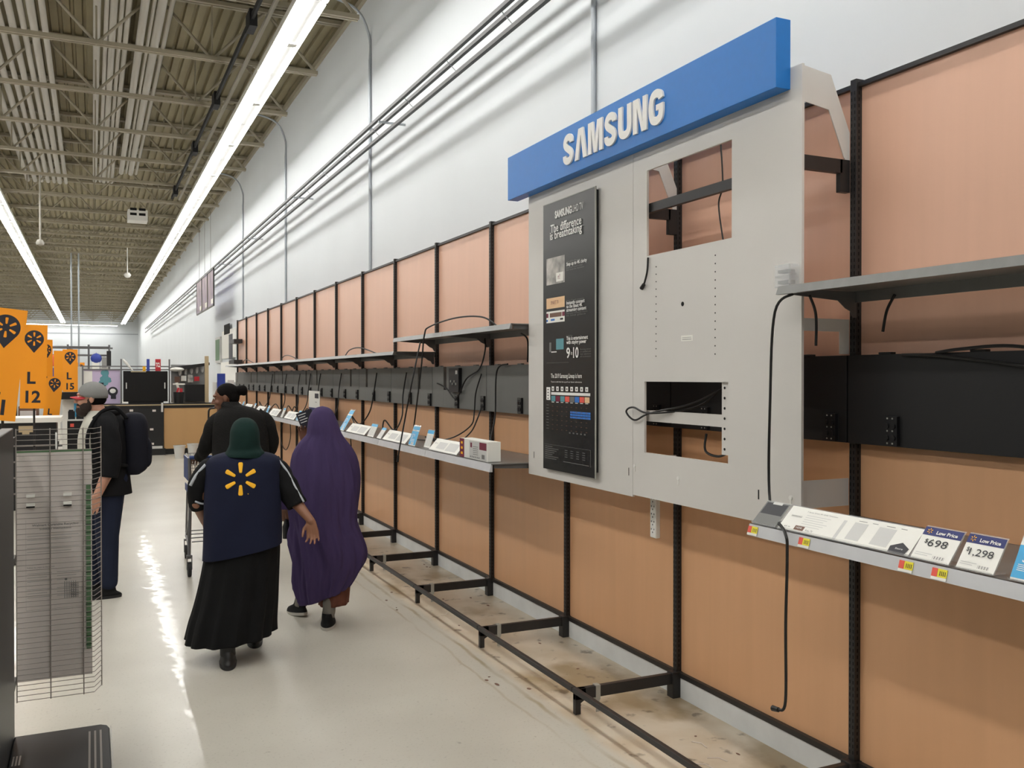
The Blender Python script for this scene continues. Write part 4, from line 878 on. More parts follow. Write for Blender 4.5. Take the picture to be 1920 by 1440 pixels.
b = MB(); b.box((2.6, 21.9, 0), (3.1, 22.6, 1.55)); b.box((2.62, 21.89, 1.4), (2.8, 21.9, 1.75), 1); b.box((2.85, 21.88, 1.2), (3.0, 21.9, 1.6), 2); single(b, 'stock_stack', ['lgrey', 'bluep', 'wboard'], 'pale stack of stock between counter and peach wall', 'stack')
t = thing('hand_truck', 'black hand truck handle standing behind the woman in the black coat', 'hand truck', (1.95, 16.5, 0))
b = MB()
for x in (1.83, 2.15): b.tube([(x, 16.5, .12), (x, 16.5, 1.02)], .016, 8)
b.tube(cr([(1.83, 16.5, 1.0), (1.84, 16.5, 1.10), (1.9, 16.5, 1.13), (2.08, 16.5, 1.13), (2.14, 16.5, 1.10), (2.15, 16.5, 1.0)], 5), .016, 8); b.box((1.83, 16.48, .72), (2.15, 16.5, .76)); b.box((1.83, 16.48, .4), (2.15, 16.5, .44)); b.build('frame', 'blackp', t, smooth=True, auto=50)
b = MB(); b.box((1.80, 16.3, .02), (2.18, 16.5, .04)); b.build('toe_plate', 'blackp', t)
for x in (1.78, 2.2):
    b = MB(); b.cyl((x-.02, 16.58, .12), (x+.02, 16.58, .12), .12, n=20); b.build('wheel', 'rubber', t)

# ================================================================== FLOOR LITTER
random.seed(3)
for i in range(26):
    y = random.uniform(3.0, 8.3); x = random.uniform(1.95, 2.7); r = random.uniform(.004, .012)
    b = MB(); b.ell((x, y, .0015), (r, r*random.uniform(.6, 2.4), .002), nu=7, nv=4); single(b, 'floor_crumb', 'brown', 'tiny brown crumb on the stained floor under the base rails', 'crumb', 'crumbs on the stained floor')
for i in range(8):
    b = MB(); y = random.uniform(3.1, 7); x = random.uniform(2.2, 2.7); a = random.uniform(0, 3); b.tube([(x, y, .003), (x+.05*math.cos(a), y+.05*math.sin(a), .004), (x+.09*math.cos(a+.4), y+.09*math.sin(a+.4), .003)], .0018, 5); single(b, 'twist_tie', 'wboard', 'thin pale scrap of tie lying under the base rails', 'scrap', 'scraps under the rails')

# ================================================================== PEOPLE
def caps(b, pts, rs, n=12):
    for (p, q), (r, s_) in zip(zip(pts, pts[1:]), zip(rs, rs[1:])):
        b.cyl(p, q, r, s_, n=n)
    for p, r in zip(pts, rs): b.ell(p, (r, r, r), nu=n, nv=8)
def blob(b, name, m, parent, vox=.005, smooth=4, **kw):
    o = b.build(name, m, parent, local=True, smooth=True)
    md = o.modifiers.new('r', 'REMESH'); md.mode = 'VOXEL'; md.voxel_size = vox; md.use_smooth_shade = True
    md = o.modifiers.new('sm', 'SMOOTH'); md.factor = .5; md.iterations = smooth
    return o
def hand(b, wr, d, n, side, curl=.35, sc=1.0):
    d = Vector(d).normalized(); n = Vector(n); n = (n-d*n.dot(d)).normalized(); s_ = d.cross(n)*side; wr = Vector(wr)
    for i in range(4):
        kx = (i-1.5)*.0215*sc; K = wr+d*(.082-.004*abs(i-1.2))*sc+s_*kx
        caps(b, [wr+s_*kx*.55+d*.008, K], [.0135*sc, .0105*sc], 10)
        a = curl*(.7+.18*i); L_ = (.060, .070, .078, .070)[i]*sc if False else (.058, .076, .080, .072)[i]*sc; p = K; pts = [p]; ang = 0
        for f, k in ((.46, .6), (.30, 1.1), (.24, .9)):
            ang += a*k; p = p+(d*math.cos(ang)+n*math.sin(ang))*L_*f+s_*(i-1.5)*.0016; pts.append(p)
        caps(b, pts, [.0095*sc, .0088*sc, .008*sc, .007*sc], 8)
    T0 = wr+d*.018*sc+s_*.026*sc; T1 = T0+(s_*.6+d*.65+n*.35).normalized()*.04*sc; T2 = T1+(s_*.15+d*.85+n*.5).normalized()*.030*sc; T3 = T2+(d*.8+n*.6).normalized()*.022*sc
    caps(b, [wr+s_*.01, T0, T1, T2, T3], [.014*sc, .014*sc, .0115*sc, .0095*sc, .0075*sc], 8)
def head(b, c, f, sc=1.0, up=(0, 0, 1)):
    """face looks along f; c is the centre of the skull"""
    c = Vector(c); f = Vector(f).normalized(); u = Vector(up); s_ = f.cross(u).normalized(); u = s_.cross(f); R = Matrix((s_, f, u)).transposed()
    def P(x, y, z): return c+s_*x*sc+f*y*sc+u*z*sc
    def E(x, y, z, a, bb, cc): b.ell(P(x, y, z), (a*sc, bb*sc, cc*sc), R)
    E(0, -.01, .02, .074, .092, .088); E(0, .022, -.02, .062, .066, .085); E(0, .035, -.068, .046, .046, .038); E(0, .062, -.098, .024, .02, .02)
    E(0, .078, .028, .055, .018, .012)                                   # brow
    b.cyl(P(0, .078, .022), P(0, .104, -.028), .009*sc, .013*sc, n=10); E(0, .104, -.030, .015, .013, .010); E(.012, .093, -.034, .009, .009, .007); E(-.012, .093, -.034, .009, .009, .007)
    E(0, .086, -.058, .024, .012, .007); E(0, .084, -.070, .021, .012, .008)
    for q in (-1, 1): E(q*.038, .060, -.03, .024, .026, .024); E(q*.076, -.008, -.004, .009, .019, .031); E(q*.03, .073, .008, .016, .012, .010)
    return P, R
def eyes(P, sc, parent):
    b = MB()
    for q in (-1, 1): b.ell(P(q*.030, .0775, .008), (.0115*sc, .0115*sc, .0095*sc), m=0, nu=12, nv=8); b.ell(P(q*.030, .0865, .008), (.005*sc, .005*sc, .005*sc), m=1, nu=10, nv=6)
    b.build('eyes', ['paper', 'slot'], parent, local=True, smooth=True)
def shoe(parent, x, y, z=0, L_=.26, yaw=0, pitch=0, m='shoe', sole='sole', w=.048):
    Rm = Matrix.Rotation(yaw, 3, 'Z') @ Matrix.Rotation(pitch, 3, 'X')
    def T(b): b.v = [Rm @ v+Vector((x, y, z)) for v in b.v]
    b = MB(); b.loft([(.10, 0, -.05, .034, .042), (.075, 0, -.045, .038, .058), (.05, 0, -.005, .042, .105), (.03, 0, .0, w, L_*.49), (.012, 0, .0, w, L_*.5)], n=28, sub=4, captop=True, capbot=True); T(b); o = b.build('shoe', m, parent, local=True, smooth=True)
    b = MB(); b.loft([(.020, 0, 0, w+.003, L_*.51), (.0, 0, 0, w+.001, L_*.5)], n=28, sub=2, captop=True, capbot=True); T(b); b.build('sole', sole, o, local=True, smooth=True, auto=50)

# ---- employee in the navy vest
p = thing('person', 'person in navy vest with yellow spark, green headscarf and long black skirt, walking away', 'person', (.82, 5.63, 0), -math.radians(8.3))
b = MB()
caps(b, [(0, 0, 1.13), (0, 0, 1.0), (0, 0, .72)], [.115, .12, .13]); caps(b, [(-.13, 0, 1.12), (.13, 0, 1.12)], [.06, .06]); caps(b, [(.01, .0, 1.13), (.012, .01, 1.26)], [.05, .048])
Ph, _ = head(b, (.012, .02, 1.325), (0, 1, 0), .92)
RW = (.392, -.15, .815)
caps(b, [(.185, 0, 1.11), (.30, -.06, .93), RW], [.05, .038, .024]); hand(b, RW, (.12, -.06, -1), (-.35, -1, 0), 1, .42, .92)
LWr = (-.225, .17, .79); caps(b, [(-.195, 0, 1.11), (-.26, .0, .925), LWr], [.05, .036, .024]); hand(b, LWr, (.05, .5, -.7), (.9, 0, 0), -1, .5, .95)
caps(b, [(-.09, 0, .70), (-.08, -.06, .40), (-.085, -.16, .09)], [.09, .055, .036]); caps(b, [(.09, 0, .70), (.09, .12, .40), (.07, .18, .09)], [.09, .055, .036])
blob(b, 'body', 'skin_tan', p)
eyes(Ph, .92, p)
vb = MB(); vb.loft([(1.232, .008, 0, .085, .07), (1.222, .01, 0, .13, .085), (1.203, .008, -.005, .185, .11), (1.165, .004, -.01, .217, .135), (1.08, 0, -.012, .218, .158), (.95, 0, -.015, .222, .175), (.82, 0, -.015, .226, .182), (.70, 0, -.015, .228, .188, .03), (.637, 0, -.015, .228, .19, .043)], n=96, sub=7, p=2.5, fold=lambda a, t: .012*t*math.sin(3*a+4*t)+.006*t*math.sin(11*a+9*t)+.004*math.sin(5*a-14*t))
vest = vb.build('vest', 'vest', p, local=True, smooth=True, solid=.006)
tree = BVHTree.FromPolygons([tuple(v) for v in vb.v], vb.f)
b = MB(); cxs, czs, RS = -.012, 1.082, .095
for pl in spark_polys(RS):
    n2 = len(pl)//2; L1 = pl[:n2]; L2 = pl[n2:][::-1]; rows = 5; g = []
    for r in range(n2):
        for q in range(rows):
            s_ = q/(rows-1); x = cxs+L1[r][0]*(1-s_)+L2[r][0]*s_; z = czs+L1[r][1]*(1-s_)+L2[r][1]*s_; h_ = tree.ray_cast(Vector((x, -1, z)), Vector((0, 1, 0))); g.append(h_[0]+Vector((0, -.003, 0)))
    b.add(g, [(r*rows+q, r*rows+q+1, (r+1)*rows+q+1, (r+1)*rows+q) for r in range(n2-1) for q in range(rows-1)])
h_ = tree.ray_cast(Vector((.030, -1, .995)), Vector((0, 1, 0)))[0]; b.ell(h_, (.003, .003, .003), nu=8, nv=6)
b.build('spark_print', 'yellow', vest, local=True, solid=.002, smooth=True)
def sleeve(name, m, parent, pts, rs, fold=.05, seed=0, n=28):
    P_ = cr(pts, 6); R_ = [rs[min(int(i/6), len(rs)-2)]*(1-(i/6-min(int(i/6), len(rs)-2)))+rs[min(int(i/6), len(rs)-2)+1]*(i/6-min(int(i/6), len(rs)-2)) for i in range(len(P_))]
    b = MB(); b.tube(P_, R_, n, cap=False); k = len(P_)
    for i in range(k):
        for q in range(n):
            v = b.v[i*n+q]; b.v[i*n+q] = P_[i]+(v-P_[i])*(1+fold*math.sin(3*2*math.pi*q/n+i*1.1+seed)+fold*.5*math.sin(i*1.9+seed))
    return b.build(name, m, parent, local=True, smooth=True, solid=.003)
sleeve('boot_shaft', 'cable', p, [(-.085, -.21, .07), (-.085, -.20, .16), (-.085, -.15, .28)], [.043, .044, .052], .02)
sleeve('boot_shaft', 'cable', p, [(.07, .19, .07), (.07, .19, .16), (.08, .15, .28)], [.043, .044, .052], .02)
sl = sleeve('sleeve', 'sleeve', p, [(.165, .0, 1.155), (.215, -.005, 1.10), (.265, -.04, 1.00), (.315, -.07, .90)], [.058, .064, .066, .060])
b = MB(); b.tube(cr([(.208, -.045, 1.175), (.262, -.06, 1.10), (.305, -.09, 1.01), (.352, -.11, .925)], 5), .007, 6); b.build('stripe', 'stripe', sl, local=True, smooth=True)
sl = sleeve('sleeve', 'sleeve', p, [(-.165, .0, 1.155), (-.225, -.01, 1.10), (-.262, -.0, 1.0), (-.25, .03, .895)], [.055, .058, .056, .050], seed=2)
b = MB(); b.tube(cr([(-.21, -.05, 1.16), (-.262, -.055, 1.10), (-.295, -.05, 1.04)], 5), .010, 6); b.build('stripe', 'stripe', sl, local=True, smooth=True); b = MB(); b.tube(cr([(-.27, -.045, .945), (-.235, -.04, .93), (-.21, -.02, .925)], 4), .006, 6); b.build('stripe', 'stripe', sl, local=True, smooth=True)
b = MB(); b.loft([(1.432, .013, .01, .004, .004), (1.428, .013, .01, .03, .035), (1.405, .012, .008, .062, .075), (1.36, .012, .0, .082, .10), (1.31, .012, -.005, .087, .108), (1.27, .012, -.01, .090, .105), (1.245, .012, -.012, .100, .105), (1.222, .012, -.02, .116, .112), (1.200, .010, -.02, .124, .118, -.008)], n=72, sub=6, p=2.1, fold=lambda a, t: .010*t*math.sin(6*a+6*t)+.02*t*t*math.sin(9*a-10*t)+.008*math.sin(22*t+1.5*a)*t); b.build('headscarf', 'hijab', p, local=True, smooth=True, solid=.004)
b = MB()
def skf(a, t): return (.01+.05*t)*math.sin(13*a+1.5*t)*.8+.03*t*math.sin(7*a+1)+.012*t*math.sin(29*a)
b.loft([(.74, 0, -.01, .205, .165), (.66, 0, -.012, .213, .172), (.5, -.018, -.02, .222, .19), (.33, -.042, -.03, .235, .21), (.22, -.062, -.035, .245, .222), (.135, -.073, -.04, .254, .230, .018, .008)], n=180, sub=7, fold=skf); b.build('skirt', 'skirt', p, local=True, smooth=True, solid=.004)
shoe(p, -.085, -.16, 0, .25, .03, 0, 'cable', 'rubber', .046); shoe(p, .07, .24, 0, .25, 0, 0, 'cable', 'rubber', .046)

# ---- person in the purple robe
p = thing('person', 'person walking away, wrapped head to shin in a purple robe', 'person', (1.45, 6.107, 0), -math.radians(13.3))
b = MB(); caps(b, [(0, 0, 1.12), (0, 0, .9), (.02, 0, .72)], [.12, .13, .14]); caps(b, [(-.12, 0, 1.10), (.12, 0, 1.10)], [.05, .05]); caps(b, [(0, 0, 1.12), (-.02, .01, 1.26)], [.05, .05])
Ph, _ = head(b, (-.03, .02, 1.36), (-.1, 1, 0), .94)
LW2 = (-.285, .02, .80); caps(b, [(-.17, 0, 1.1), (-.26, -.02, .93), LW2], [.05, .04, .025]); hand(b, LW2, (.04, .1, -1), (.3, 1, 0), 1, .75, .95)
RW2 = (-.155, .16, 1.22); caps(b, [(.12, 0, 1.08), (.09, .16, .98), RW2], [.042, .038, .024]); hand(b, RW2, (-.1, .0, 1), (0, -.6, 0), 1, .55, .9)
caps(b, [(.03, 0, .7), (.02, -.03, .4), (0, -.10, .08)], [.09, .055, .036]); caps(b, [(-.05, 0, .7), (-.12, .2, .42), (-.19, .26, .09)], [.09, .055, .036])
blob(b, 'body', 'skin_dark', p); eyes(Ph, .94, p)
Lx = [(1.480, 604, 606, .01), (1.470, 594, 616, .035), (1.445, 586, 624, .07), (1.40, 580, 630, .095), (1.34, 577, 636, .112), (1.29, 575, 641, .12), (1.245, 564, 649, .13), (1.19, 554, 659, .145), (1.12, 548, 667, .16), (.98, 545, 673, .19), (.84, 544, 672, .20), (.70, 549, 669, .20), (.615, 548, 677, .20), (.50, 551, 686, .20), (.40, 553, 684, .195), (.30, 555, 672, .18), (.20, 562, 656, .16)]
rings = [(z, ((l+r)/2-615)/276, -.015 if z > .5 else -.015+.06*(.5-z), (r-l)/2/276, ry, .06*max(0, (.5-z))/.3, 0) for z, l, r, ry in Lx]
def pf(a, t):
    k = max(0, t-.12); tw = 2.4*t
    return .5*(.028*k*math.sin(5*a+6*t)+.035*k*math.sin(8*a-9*t+1)+.018*k*math.sin(17*a+14*t)+.055*k*(1-abs(math.sin(4.5*a-7*t+.6)))**3-.04*k*(1-abs(math.sin(3.5*a+5*t)))**4+.012*k*math.sin(31*a-18*t)+.03*k*math.exp(-((math.sin((a-tw)/2))**2)*60)-.02*k*math.exp(-((math.sin((a+1.5-tw)/2))**2)*50))*3.4
b = MB(); b.loft(rings, n=160, sub=5, fold=pf, captop=True); robe = b.build('robe', 'purple', p, local=True, smooth=True, solid=.004)
b = MB(); b.loft([(.95, .0, -.17, .17, .05), (.90, .01, -.19, .2, .05)], n=10, sub=2)
sleeve('sleeve', 'purple', p, [(-.18, -.01, 1.02), (-.245, -.02, .92), (-.282, .0, .85), (-.288, .01, .795)], [.07, .062, .048, .042], .06)
b = MB(); b.loft([(.45, .05, -.01, .11, .11), (.30, .045, -.02, .105, .11), (.14, .036, -.025, .098, .105, .004)], n=80, sub=5, fold=lambda a, t: .05*t*math.sin(7*a)+.02*math.sin(15*a)); b.build('under_dress', 'batik', p, local=True, smooth=True, solid=.003)
for pts in ([(0, -.10, .07), (.005, -.09, .13), (.01, -.05, .3)], [(-.19, .26, .07), (-.18, .25, .14), (-.12, .2, .35)]):
    sleeve('sock', 'sock', p, pts, [.042, .043, .055], .03)
shoe(p, .0, -.06, 0, .25, -.1); shoe(p, -.215, .30, .0, .25, .5, -.12)
b = MB(); b.lathe((-.275, .035, .585), [(0, 0), (.026, 0), (.028, .08), (.02, .10), (.014, .12), (.014, .14), (0, .14)], 18); o = single(b, 'small_bottle', 'blackp', 'small dark bottle carried low in the hand of the purple robed person', 'bottle', smooth=True, auto=40)
def to_world(o, prs):      # a held thing: built in the holder's frame, standing free in the scene
    m = Matrix.Translation(prs.location) @ Matrix.Rotation(prs.rotation_euler.z, 4, 'Z'); o.matrix_world = m @ Matrix.Translation(o.location); o.location = (m @ Matrix.Translation(Vector(o['_o']))).to_translation(); o.rotation_euler = (0, 0, prs.rotation_euler.z)
to_world(o, p)
b = MB(); Rl = Matrix.Rotation(-.35, 3, 'Y'); c0 = Vector((-.14, .17, 1.37)); b.box(c0+Vector((-.055, -.002, -.075)), c0+Vector((.055, .002, .075)), 0, Rl, c0)
for i in range(4): b.box(c0+Vector((-.045, -.0028, .055-i*.018)), c0+Vector((.01-.01*(i % 2), -.002, .060-i*.018)), 1, Rl, c0)
b.box(c0+Vector((-.02, -.0028, -.06)), c0+Vector((.03, -.002, -.045)), 2, Rl, c0)
o = single(b, 'leaflet', ['ink', 'ltxt', 'sky'], 'dark navy leaflet held up at the left side of the purple hood', 'leaflet'); to_world(o, p)

# ---- person in the black knit coat, pushing the cart
p = thing('person', 'person in black knit coat looking left while pushing a shopping cart', 'person', (1.08, 7.70, 0), -math.radians(8))
b = MB(); caps(b, [(.03, 0, 1.30), (.03, 0, 1.1), (.04, -.03, .85)], [.12, .14, .15]); caps(b, [(-.13, .0, 1.30), (.19, .0, 1.30)], [.06, .06]); caps(b, [(-.02, 0, 1.30), (-.075, .03, 1.44)], [.06, .052])
Ph, Rh = head(b, (-.095, .05, 1.505), (-1, .10, -.14), 1.0)
WL = (-.315, .27, 1.0); WR = (.10, .30, 1.0)
caps(b, [(-.15, 0, 1.28), (-.235, .06, 1.10), WL], [.06, .045, .026]); hand(b, WL, (-.05, 1, -.15), (0, 0, -1), 1, .8)
caps(b, [(.21, 0, 1.28), (.25, .06, 1.06), WR], [.06, .045, .026]); hand(b, WR, (-.05, 1, -.15), (0, 0, -1), -1, .8)
caps(b, [(-.06, 0, .85), (-.05, .1, .45), (-.05, -.02, .08)], [.10, .06, .04]); caps(b, [(.13, 0, .85), (.12, -.1, .45), (.13, -.3, .09)], [.10, .06, .04])
blob(b, 'body', 'skin_dark', p); eyes(Ph, 1.0, p)
b = MB(); b.loft([(1.475, -.055, .02, .062, .066), (1.445, -.045, .01, .085, .085), (1.42, .0, .0, .13, .10), (1.375, .015, -.01, .19, .125), (1.30, .02, -.015, .215, .15), (1.18, .025, -.02, .222, .165), (1.0, .03, -.03, .225, .175), (.85, .04, -.035, .232, .19), (.74, .045, -.04, .238, .195)], n=80, sub=6, p=2.3, fold=lambda a, t: .012*math.sin(3*a+5*t)+.008*math.sin(9*a-12*t)*t); b.build('coat', 'coat', p, local=True, smooth=True, solid=.006)
sleeve('sleeve', 'coat', p, [(-.09, 0, 1.36), (-.175, .01, 1.28), (-.24, .06, 1.12), (-.275, .16, 1.05), (-.305, .245, 1.005)], [.07, .075, .062, .05, .042], .04)
sleeve('sleeve', 'coat', p, [(.14, 0, 1.36), (.225, .0, 1.28), (.262, .04, 1.10), (.20, .16, 1.04), (.11, .27, 1.005)], [.07, .078, .066, .052, .042], .04, 1)
def helmet(b, P, R, sc, f=lambda x, y, z: True, grow=1.08):
    pass
b = MB()
for (x, y, z, a, c_, d) in ((0, -.022, .038, .082, .092, .082), (0, -.055, .0, .070, .06, .07)): b.ell(Ph(x, y, z), (a, c_, d), Rh)
b.ell(Ph(0, -.125, .045), (.042, .045, .042), Rh); b.ell(Ph(0, -.15, .04), (.035, .035, .045), Rh); blob(b, 'hair', 'hair', p, .006)
b = MB(); caps(b, [(-.06, 0, .86), (-.05, .1, .46), (-.05, -.02, .13)], [.115, .08, .065]); caps(b, [(.13, 0, .86), (.12, -.1, .46), (.13, -.29, .14)], [.115, .08, .065]); caps(b, [(.03, -.02, .9), (.03, -.02, .8)], [.15, .14]); blob(b, 'trousers', 'skirt', p, .01)
shoe(p, -.05, .03, 0, .26); shoe(p, .13, -.25, 0, .26)

# ---- shopping cart
CX0, CX1, CY0, CY1 = .735, 1.27, 8.04, 8.98
t = thing('shopping_cart', 'grey wire shopping cart pushed by the person in the black coat', 'shopping cart', ((CX0+CX1)/2, 8.5, 0))
b = MB(); r = .0022
def lerp(a, c, u): return a+(c-a)*u
def basket_pt(u, v, w_):      # u across, v along, w_ height 0..1
    zt = .98-.02*v; zb = .56+.10*v; nx = .045*(1-w_)+.06*v; x = lerp(CX0+nx, CX1-nx, u); y = lerp(CY0+.05, CY1-.10*(1-w_), v); return (x, y, lerp(zb, zt, w_))
for i in range(12):
    w_ = i/11; b.tube([basket_pt(0, 0, w_), basket_pt(0, 1, w_), basket_pt(1, 1, w_), basket_pt(1, 0, w_), basket_pt(0, 0, w_)], .004 if i in (0, 11) else r, 6)
for i in range(15):
    v = i/14; b.tube([basket_pt(0, v, 1), basket_pt(0, v, 0), basket_pt(1, v, 0), basket_pt(1, v, 1)], r, 6)
for i in range(1, 12):
    u = i/12; b.tube([basket_pt(u, 0, 1), basket_pt(u, 0, 0), basket_pt(u, 1, 0), basket_pt(u, 1, 1)], r, 6)
b.build('basket', 'cart', t)
b = MB()
for x in (CX0, CX1):
    sx = 1 if x == CX0 else -1
    b.tube(cr([(x, CY0-.02, 1.0), (x+sx*.01, CY0+.03, .75), (x+sx*.01, CY0+.05, .5), (x, CY0+.02, .22), (x, CY0, .15)], 5), .014, 8)
    b.tube(cr([(x, CY0+.02, .24), (x+sx*.02, 8.5, .27), (x+sx*.05, CY1-.1, .20)], 5), .012, 8); b.tube([(x+sx*.01, CY0+.05, .5), (x+sx*.02, 8.5, .28)], .010, 6); b.tube([(x+sx*.06, CY1-.1, .62), (x+sx*.05, CY1-.1, .2)], .010, 6)
for y in (8.15, 8.35, 8.55, 8.75): b.tube([(CX0+.03, y, .27), (CX1-.03, y, .27)], .005, 6)
b.build('frame', 'cart', t, smooth=True, auto=50)
b = MB(); b.cyl((CX0, CY0-.02, 1.0), (CX1, CY0-.02, 1.0), .016, n=12); b.build('handle', 'cartblue', t, smooth=True, auto=50)
b = MB(); b.box((CX0-.006, CY0+.06, .80), (CX0+.002, CY0+.42, .99)); b.box((CX0-.007, CY0+.09, .70), (CX0+.0, CY0+.3, .76)); b.build('blue_side_panel', 'cartblue', t)
for (x, y) in ((CX0, CY0), (CX1, CY0), (CX0+.05, CY1-.12), (CX1-.05, CY1-.12)):
    b = MB(); b.cyl((x-.014, y, .062), (x+.014, y, .062), .062, n=24); wl = b.build('caster', 'rubber', t, smooth=True, auto=40)
    b = MB(); b.box((x-.022, y-.02, .06), (x-.016, y+.02, .17)); b.box((x+.016, y-.02, .06), (x+.022, y+.02, .17)); b.box((x-.022, y-.02, .165), (x+.022, y+.02, .18)); b.build('fork', 'cart', wl)
b = MB(); b.loft([(.86, .98, 8.4, .05, .06), (.84, .98, 8.4, .12, .15), (.75, .98, 8.4, .17, .22), (.66, .98, 8.4, .16, .22), (.60, .98, 8.4, .10, .16)], n=36, sub=4, captop=True, capbot=True, fold=lambda a, t: .06*math.sin(5*a+7*t)); single(b, 'grocery_bag', 'bucket', 'pale plastic bag lying in the shopping cart', 'bag', smooth=True)

# ---- man with cap and backpack
p = thing('person', 'bearded man in grey cap and black jacket, looking left behind the wire rack', 'person', (.12, 7.64, 0), -math.radians(.9))
b = MB(); caps(b, [(-.03, 0, 1.28), (-.04, 0, 1.1), (-.02, 0, .85)], [.13, .13, .13]); caps(b, [(-.03, -.15, 1.32), (-.03, .15, 1.32)], [.06, .06]); caps(b, [(-.045, 0, 1.32), (-.095, 0, 1.44)], [.062, .058])
Ph, Rh = head(b, (-.128, .0, 1.515), (-1, .06, .02), 1.05)
WM = (-.085, -.26, .80); caps(b, [(-.02, -.18, 1.30), (.01, -.23, 1.02), WM], [.06, .048, .03]); hand(b, WM, (-.3, 0, -1), (-.3, 1, 0), -1, .4, 1.05)
WM2 = (-.30, .2, .95); caps(b, [(-.02, .18, 1.30), (-.01, .24, 1.02), WM2], [.06, .045, .028]); hand(b, WM2, (-1, 0, 0), (0, 0, -1), 1, .5, 1.05)
caps(b, [(0, -.08, .85), (-.02, -.10, .47), (-.01, -.11, .09)], [.10, .065, .042]); caps(b, [(0, .08, .85), (-.12, .10, .47), (-.10, .1, .09)], [.10, .065, .042])
blob(b, 'body', 'skin_light', p); eyes(Ph, 1.05, p)
b = MB()
for q in (-1, 1): b.ell(Ph(q*.043, .032, -.066), (.032, .044, .040), Rh); b.ell(Ph(q*.066, .006, -.030), (.016, .016, .04), Rh); b.ell(Ph(q*.02, .084, -.050), (.022, .014, .008), Rh)
b.ell(Ph(0, .052, -.102), (.05, .05, .036), Rh); b.ell(Ph(0, .078, -.090), (.034, .026, .028), Rh); blob(b, 'beard', 'beard', p, .005)
b = MB(); b.ell(Ph(0, -.02, -.005), (.079, .088, .06), Rh); b.build('hair', 'hair', p, local=True, smooth=True)
b = MB(); cc = Ph(0, -.012, .030)
capm = MB()
for j in range(11):
    th = math.pi*.5*j/10
    for i in range(36):
        a = 2*math.pi*i/36; capm.v.append(cc+Rh @ Vector((.089*math.cos(a)*math.sin(th), .107*math.sin(a)*math.sin(th), (.100*math.cos(th)-.004))))
capm.f = [[j*36+i, (j+1)*36+i, (j+1)*36+(i+1) % 36, j*36+(i+1) % 36] for j in range(10) for i in range(36)]; capm.m = [0]*len(capm.f)
n0 = len(capm.v)
for i in range(36):
    a = 2*math.pi*i/36; capm.v.append(cc+Rh @ Vector((.088*math.cos(a), .105*math.sin(a), -.030+.022*max(0, math.sin(a)))))
capm.f += [[360+i, n0+i, n0+(i+1) % 36, 360+(i+1) % 36] for i in range(36)]; capm.m += [0]*36
cap_ = capm.build('cap', 'cap', p, local=True, smooth=True, solid=.003)
b = MB(); g = []
for j in range(7):
    u = -1+2*j/6
    for k in range(6):
        v = k/5; g.append(cc+Rh @ Vector((.078*u*(1-.12*v), .075*math.sqrt(max(0, 1-.6*u*u))+.085*v*math.sqrt(max(.05, 1-.7*u*u)), -.012-.012*v-.018*u*u)))
b.add(g, [(j*6+k, (j+1)*6+k, (j+1)*6+k+1, j*6+k+1) for j in range(6) for k in range(5)]); b.build('visor', 'visor', cap_, local=True, smooth=True, solid=.004)
b = MB(); b.loft([(1.42, -.085, 0, .065, .07), (1.385, -.075, 0, .09, .10), (1.33, -.07, 0, .12, .16), (1.22, -.075, 0, .145, .17), (1.05, -.07, 0, .15, .17), (.88, -.05, 0, .14, .165)], n=60, sub=5, fold=lambda a, t: .012*math.sin(5*a+8*t)); tee = b.build('tshirt', 'tee', p, local=True, smooth=True, solid=.003)
def jacket_mesh():
    b = MB(); n = 72; rings = [(1.405, -.025, 0, .085, .09), (1.385, -.03, 0, .105, .13), (1.35, -.035, 0, .13, .185), (1.25, -.03, 0, .155, .205), (1.08, -.02, 0, .16, .21), (.92, -.01, 0, .155, .21), (.78, .005, 0, .155, .21, .0)]
    t2 = MB(); t2.loft(rings, n=n, sub=6, fold=lambda a, t: .012*math.sin(4*a+7*t)+.01*t*math.sin(9*a-8*t)); keep = []
    for f in t2.f:
        c_ = sum((t2.v[i] for i in f), Vector())/4; a = math.atan2(c_.y, c_.x-(-.03)); d = abs(abs(a)-math.pi)
        if d > .98: keep.append(f)
    b.v = t2.v; b.f = keep; b.m = [0]*len(keep); return b
jacket_mesh().build('jacket', 'jacket', p, local=True, smooth=True, solid=.006)
b = MB(); b.tube(cr([(-.125, -.085, 1.335), (-.06, -.115, 1.385), (.03, -.085, 1.40), (.06, 0, 1.405), (.03, .085, 1.40), (-.06, .115, 1.385), (-.125, .085, 1.335)], 5), .024, 10); b.build('hood_collar', 'jacket', p, local=True, smooth=True)
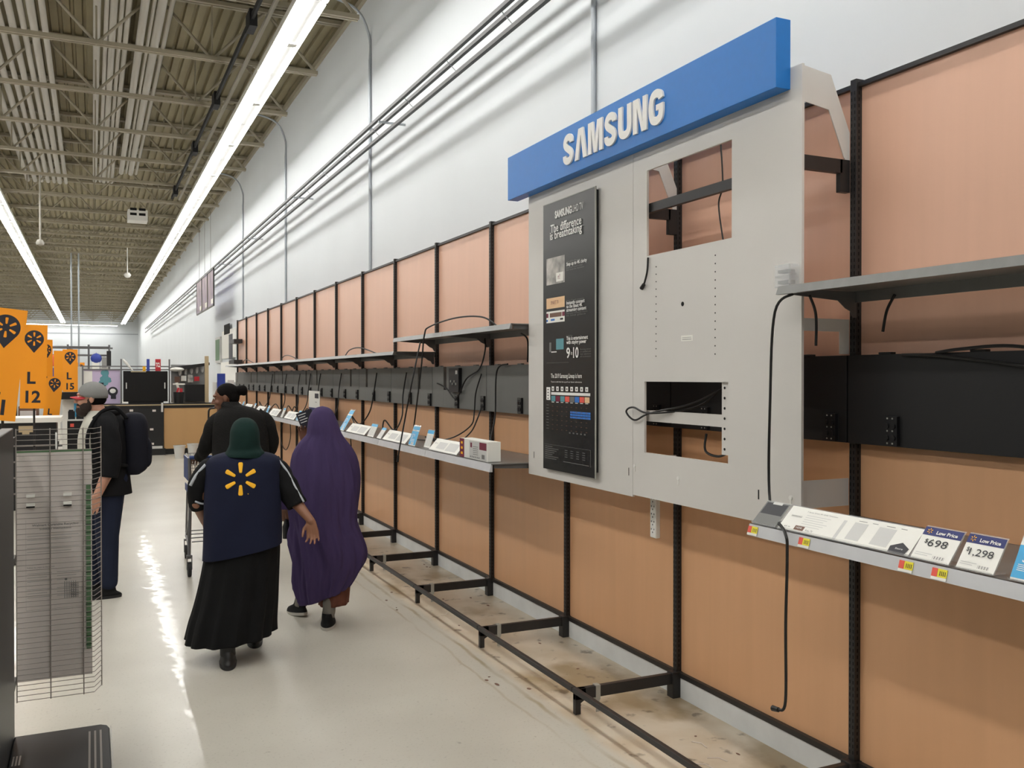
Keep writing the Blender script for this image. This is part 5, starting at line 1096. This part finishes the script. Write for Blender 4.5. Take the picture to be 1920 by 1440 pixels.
sleeve('sleeve', 'jacket', p, [(-.02, -.12, 1.36), (-.01, -.20, 1.28), (.015, -.235, 1.10), (-.005, -.245, .93)], [.068, .075, .068, .062], .05)
sleeve('sleeve', 'jacket', p, [(-.02, .12, 1.36), (-.01, .20, 1.28), (-.01, .24, 1.06), (-.12, .225, .99)], [.068, .075, .066, .055], .05)
b = MB(); caps(b, [(0, -.08, .88), (-.02, -.10, .47), (-.01, -.11, .12)], [.118, .085, .066]); caps(b, [(0, .08, .88), (-.12, .10, .47), (-.10, .1, .12)], [.118, .085, .066]); caps(b, [(0, -.06, .9), (0, .06, .9)], [.14, .14]); blob(b, 'jeans', 'jeans', p, .008)
shoe(p, -.065, -.11, 0, .29, math.pi/2, 0, 'shoe', 'rubber'); shoe(p, -.13, .1, 0, .29, math.pi/2, 0, 'shoe', 'rubber')
man = p
t = thing('backpack', 'dark navy backpack worn on the back of the man in the cap', 'backpack', (.12, 7.64, 0), -math.radians(.9))
b = MB(); b.loft([(1.40, .17, 0, .03, .05), (1.385, .175, 0, .065, .10), (1.33, .185, 0, .085, .135), (1.22, .19, 0, .09, .15), (1.05, .187, 0, .095, .155), (.97, .18, 0, .088, .15), (.925, .165, 0, .05, .11)], n=56, sub=6, p=2.8, captop=True, capbot=True, fold=lambda a, tt: .01*math.sin(6*a+9*tt)); b.build('pack_body', 'pack', t, local=True, smooth=True)
b = MB(); b.loft([(1.20, .262, 0, .02, .09), (1.15, .272, 0, .03, .11), (1.02, .27, 0, .03, .11), (.98, .26, 0, .02, .09)], n=36, sub=4, p=2.8, captop=True, capbot=True); b.build('front_pocket', 'pack', t, local=True, smooth=True)
for y in (-.11, .11):
    b = MB(); b.tube(cr([(.12, y, 1.36), (.04, y*1.15, 1.44), (-.07, y*1.35, 1.40), (-.15, y*1.6, 1.24), (-.12, y*1.85, 1.06), (.05, y*2.0, 1.02), (.12, y*1.2, 1.0)], 6), .014, 8); b.build('strap', 'jacket', t, local=True, smooth=True)
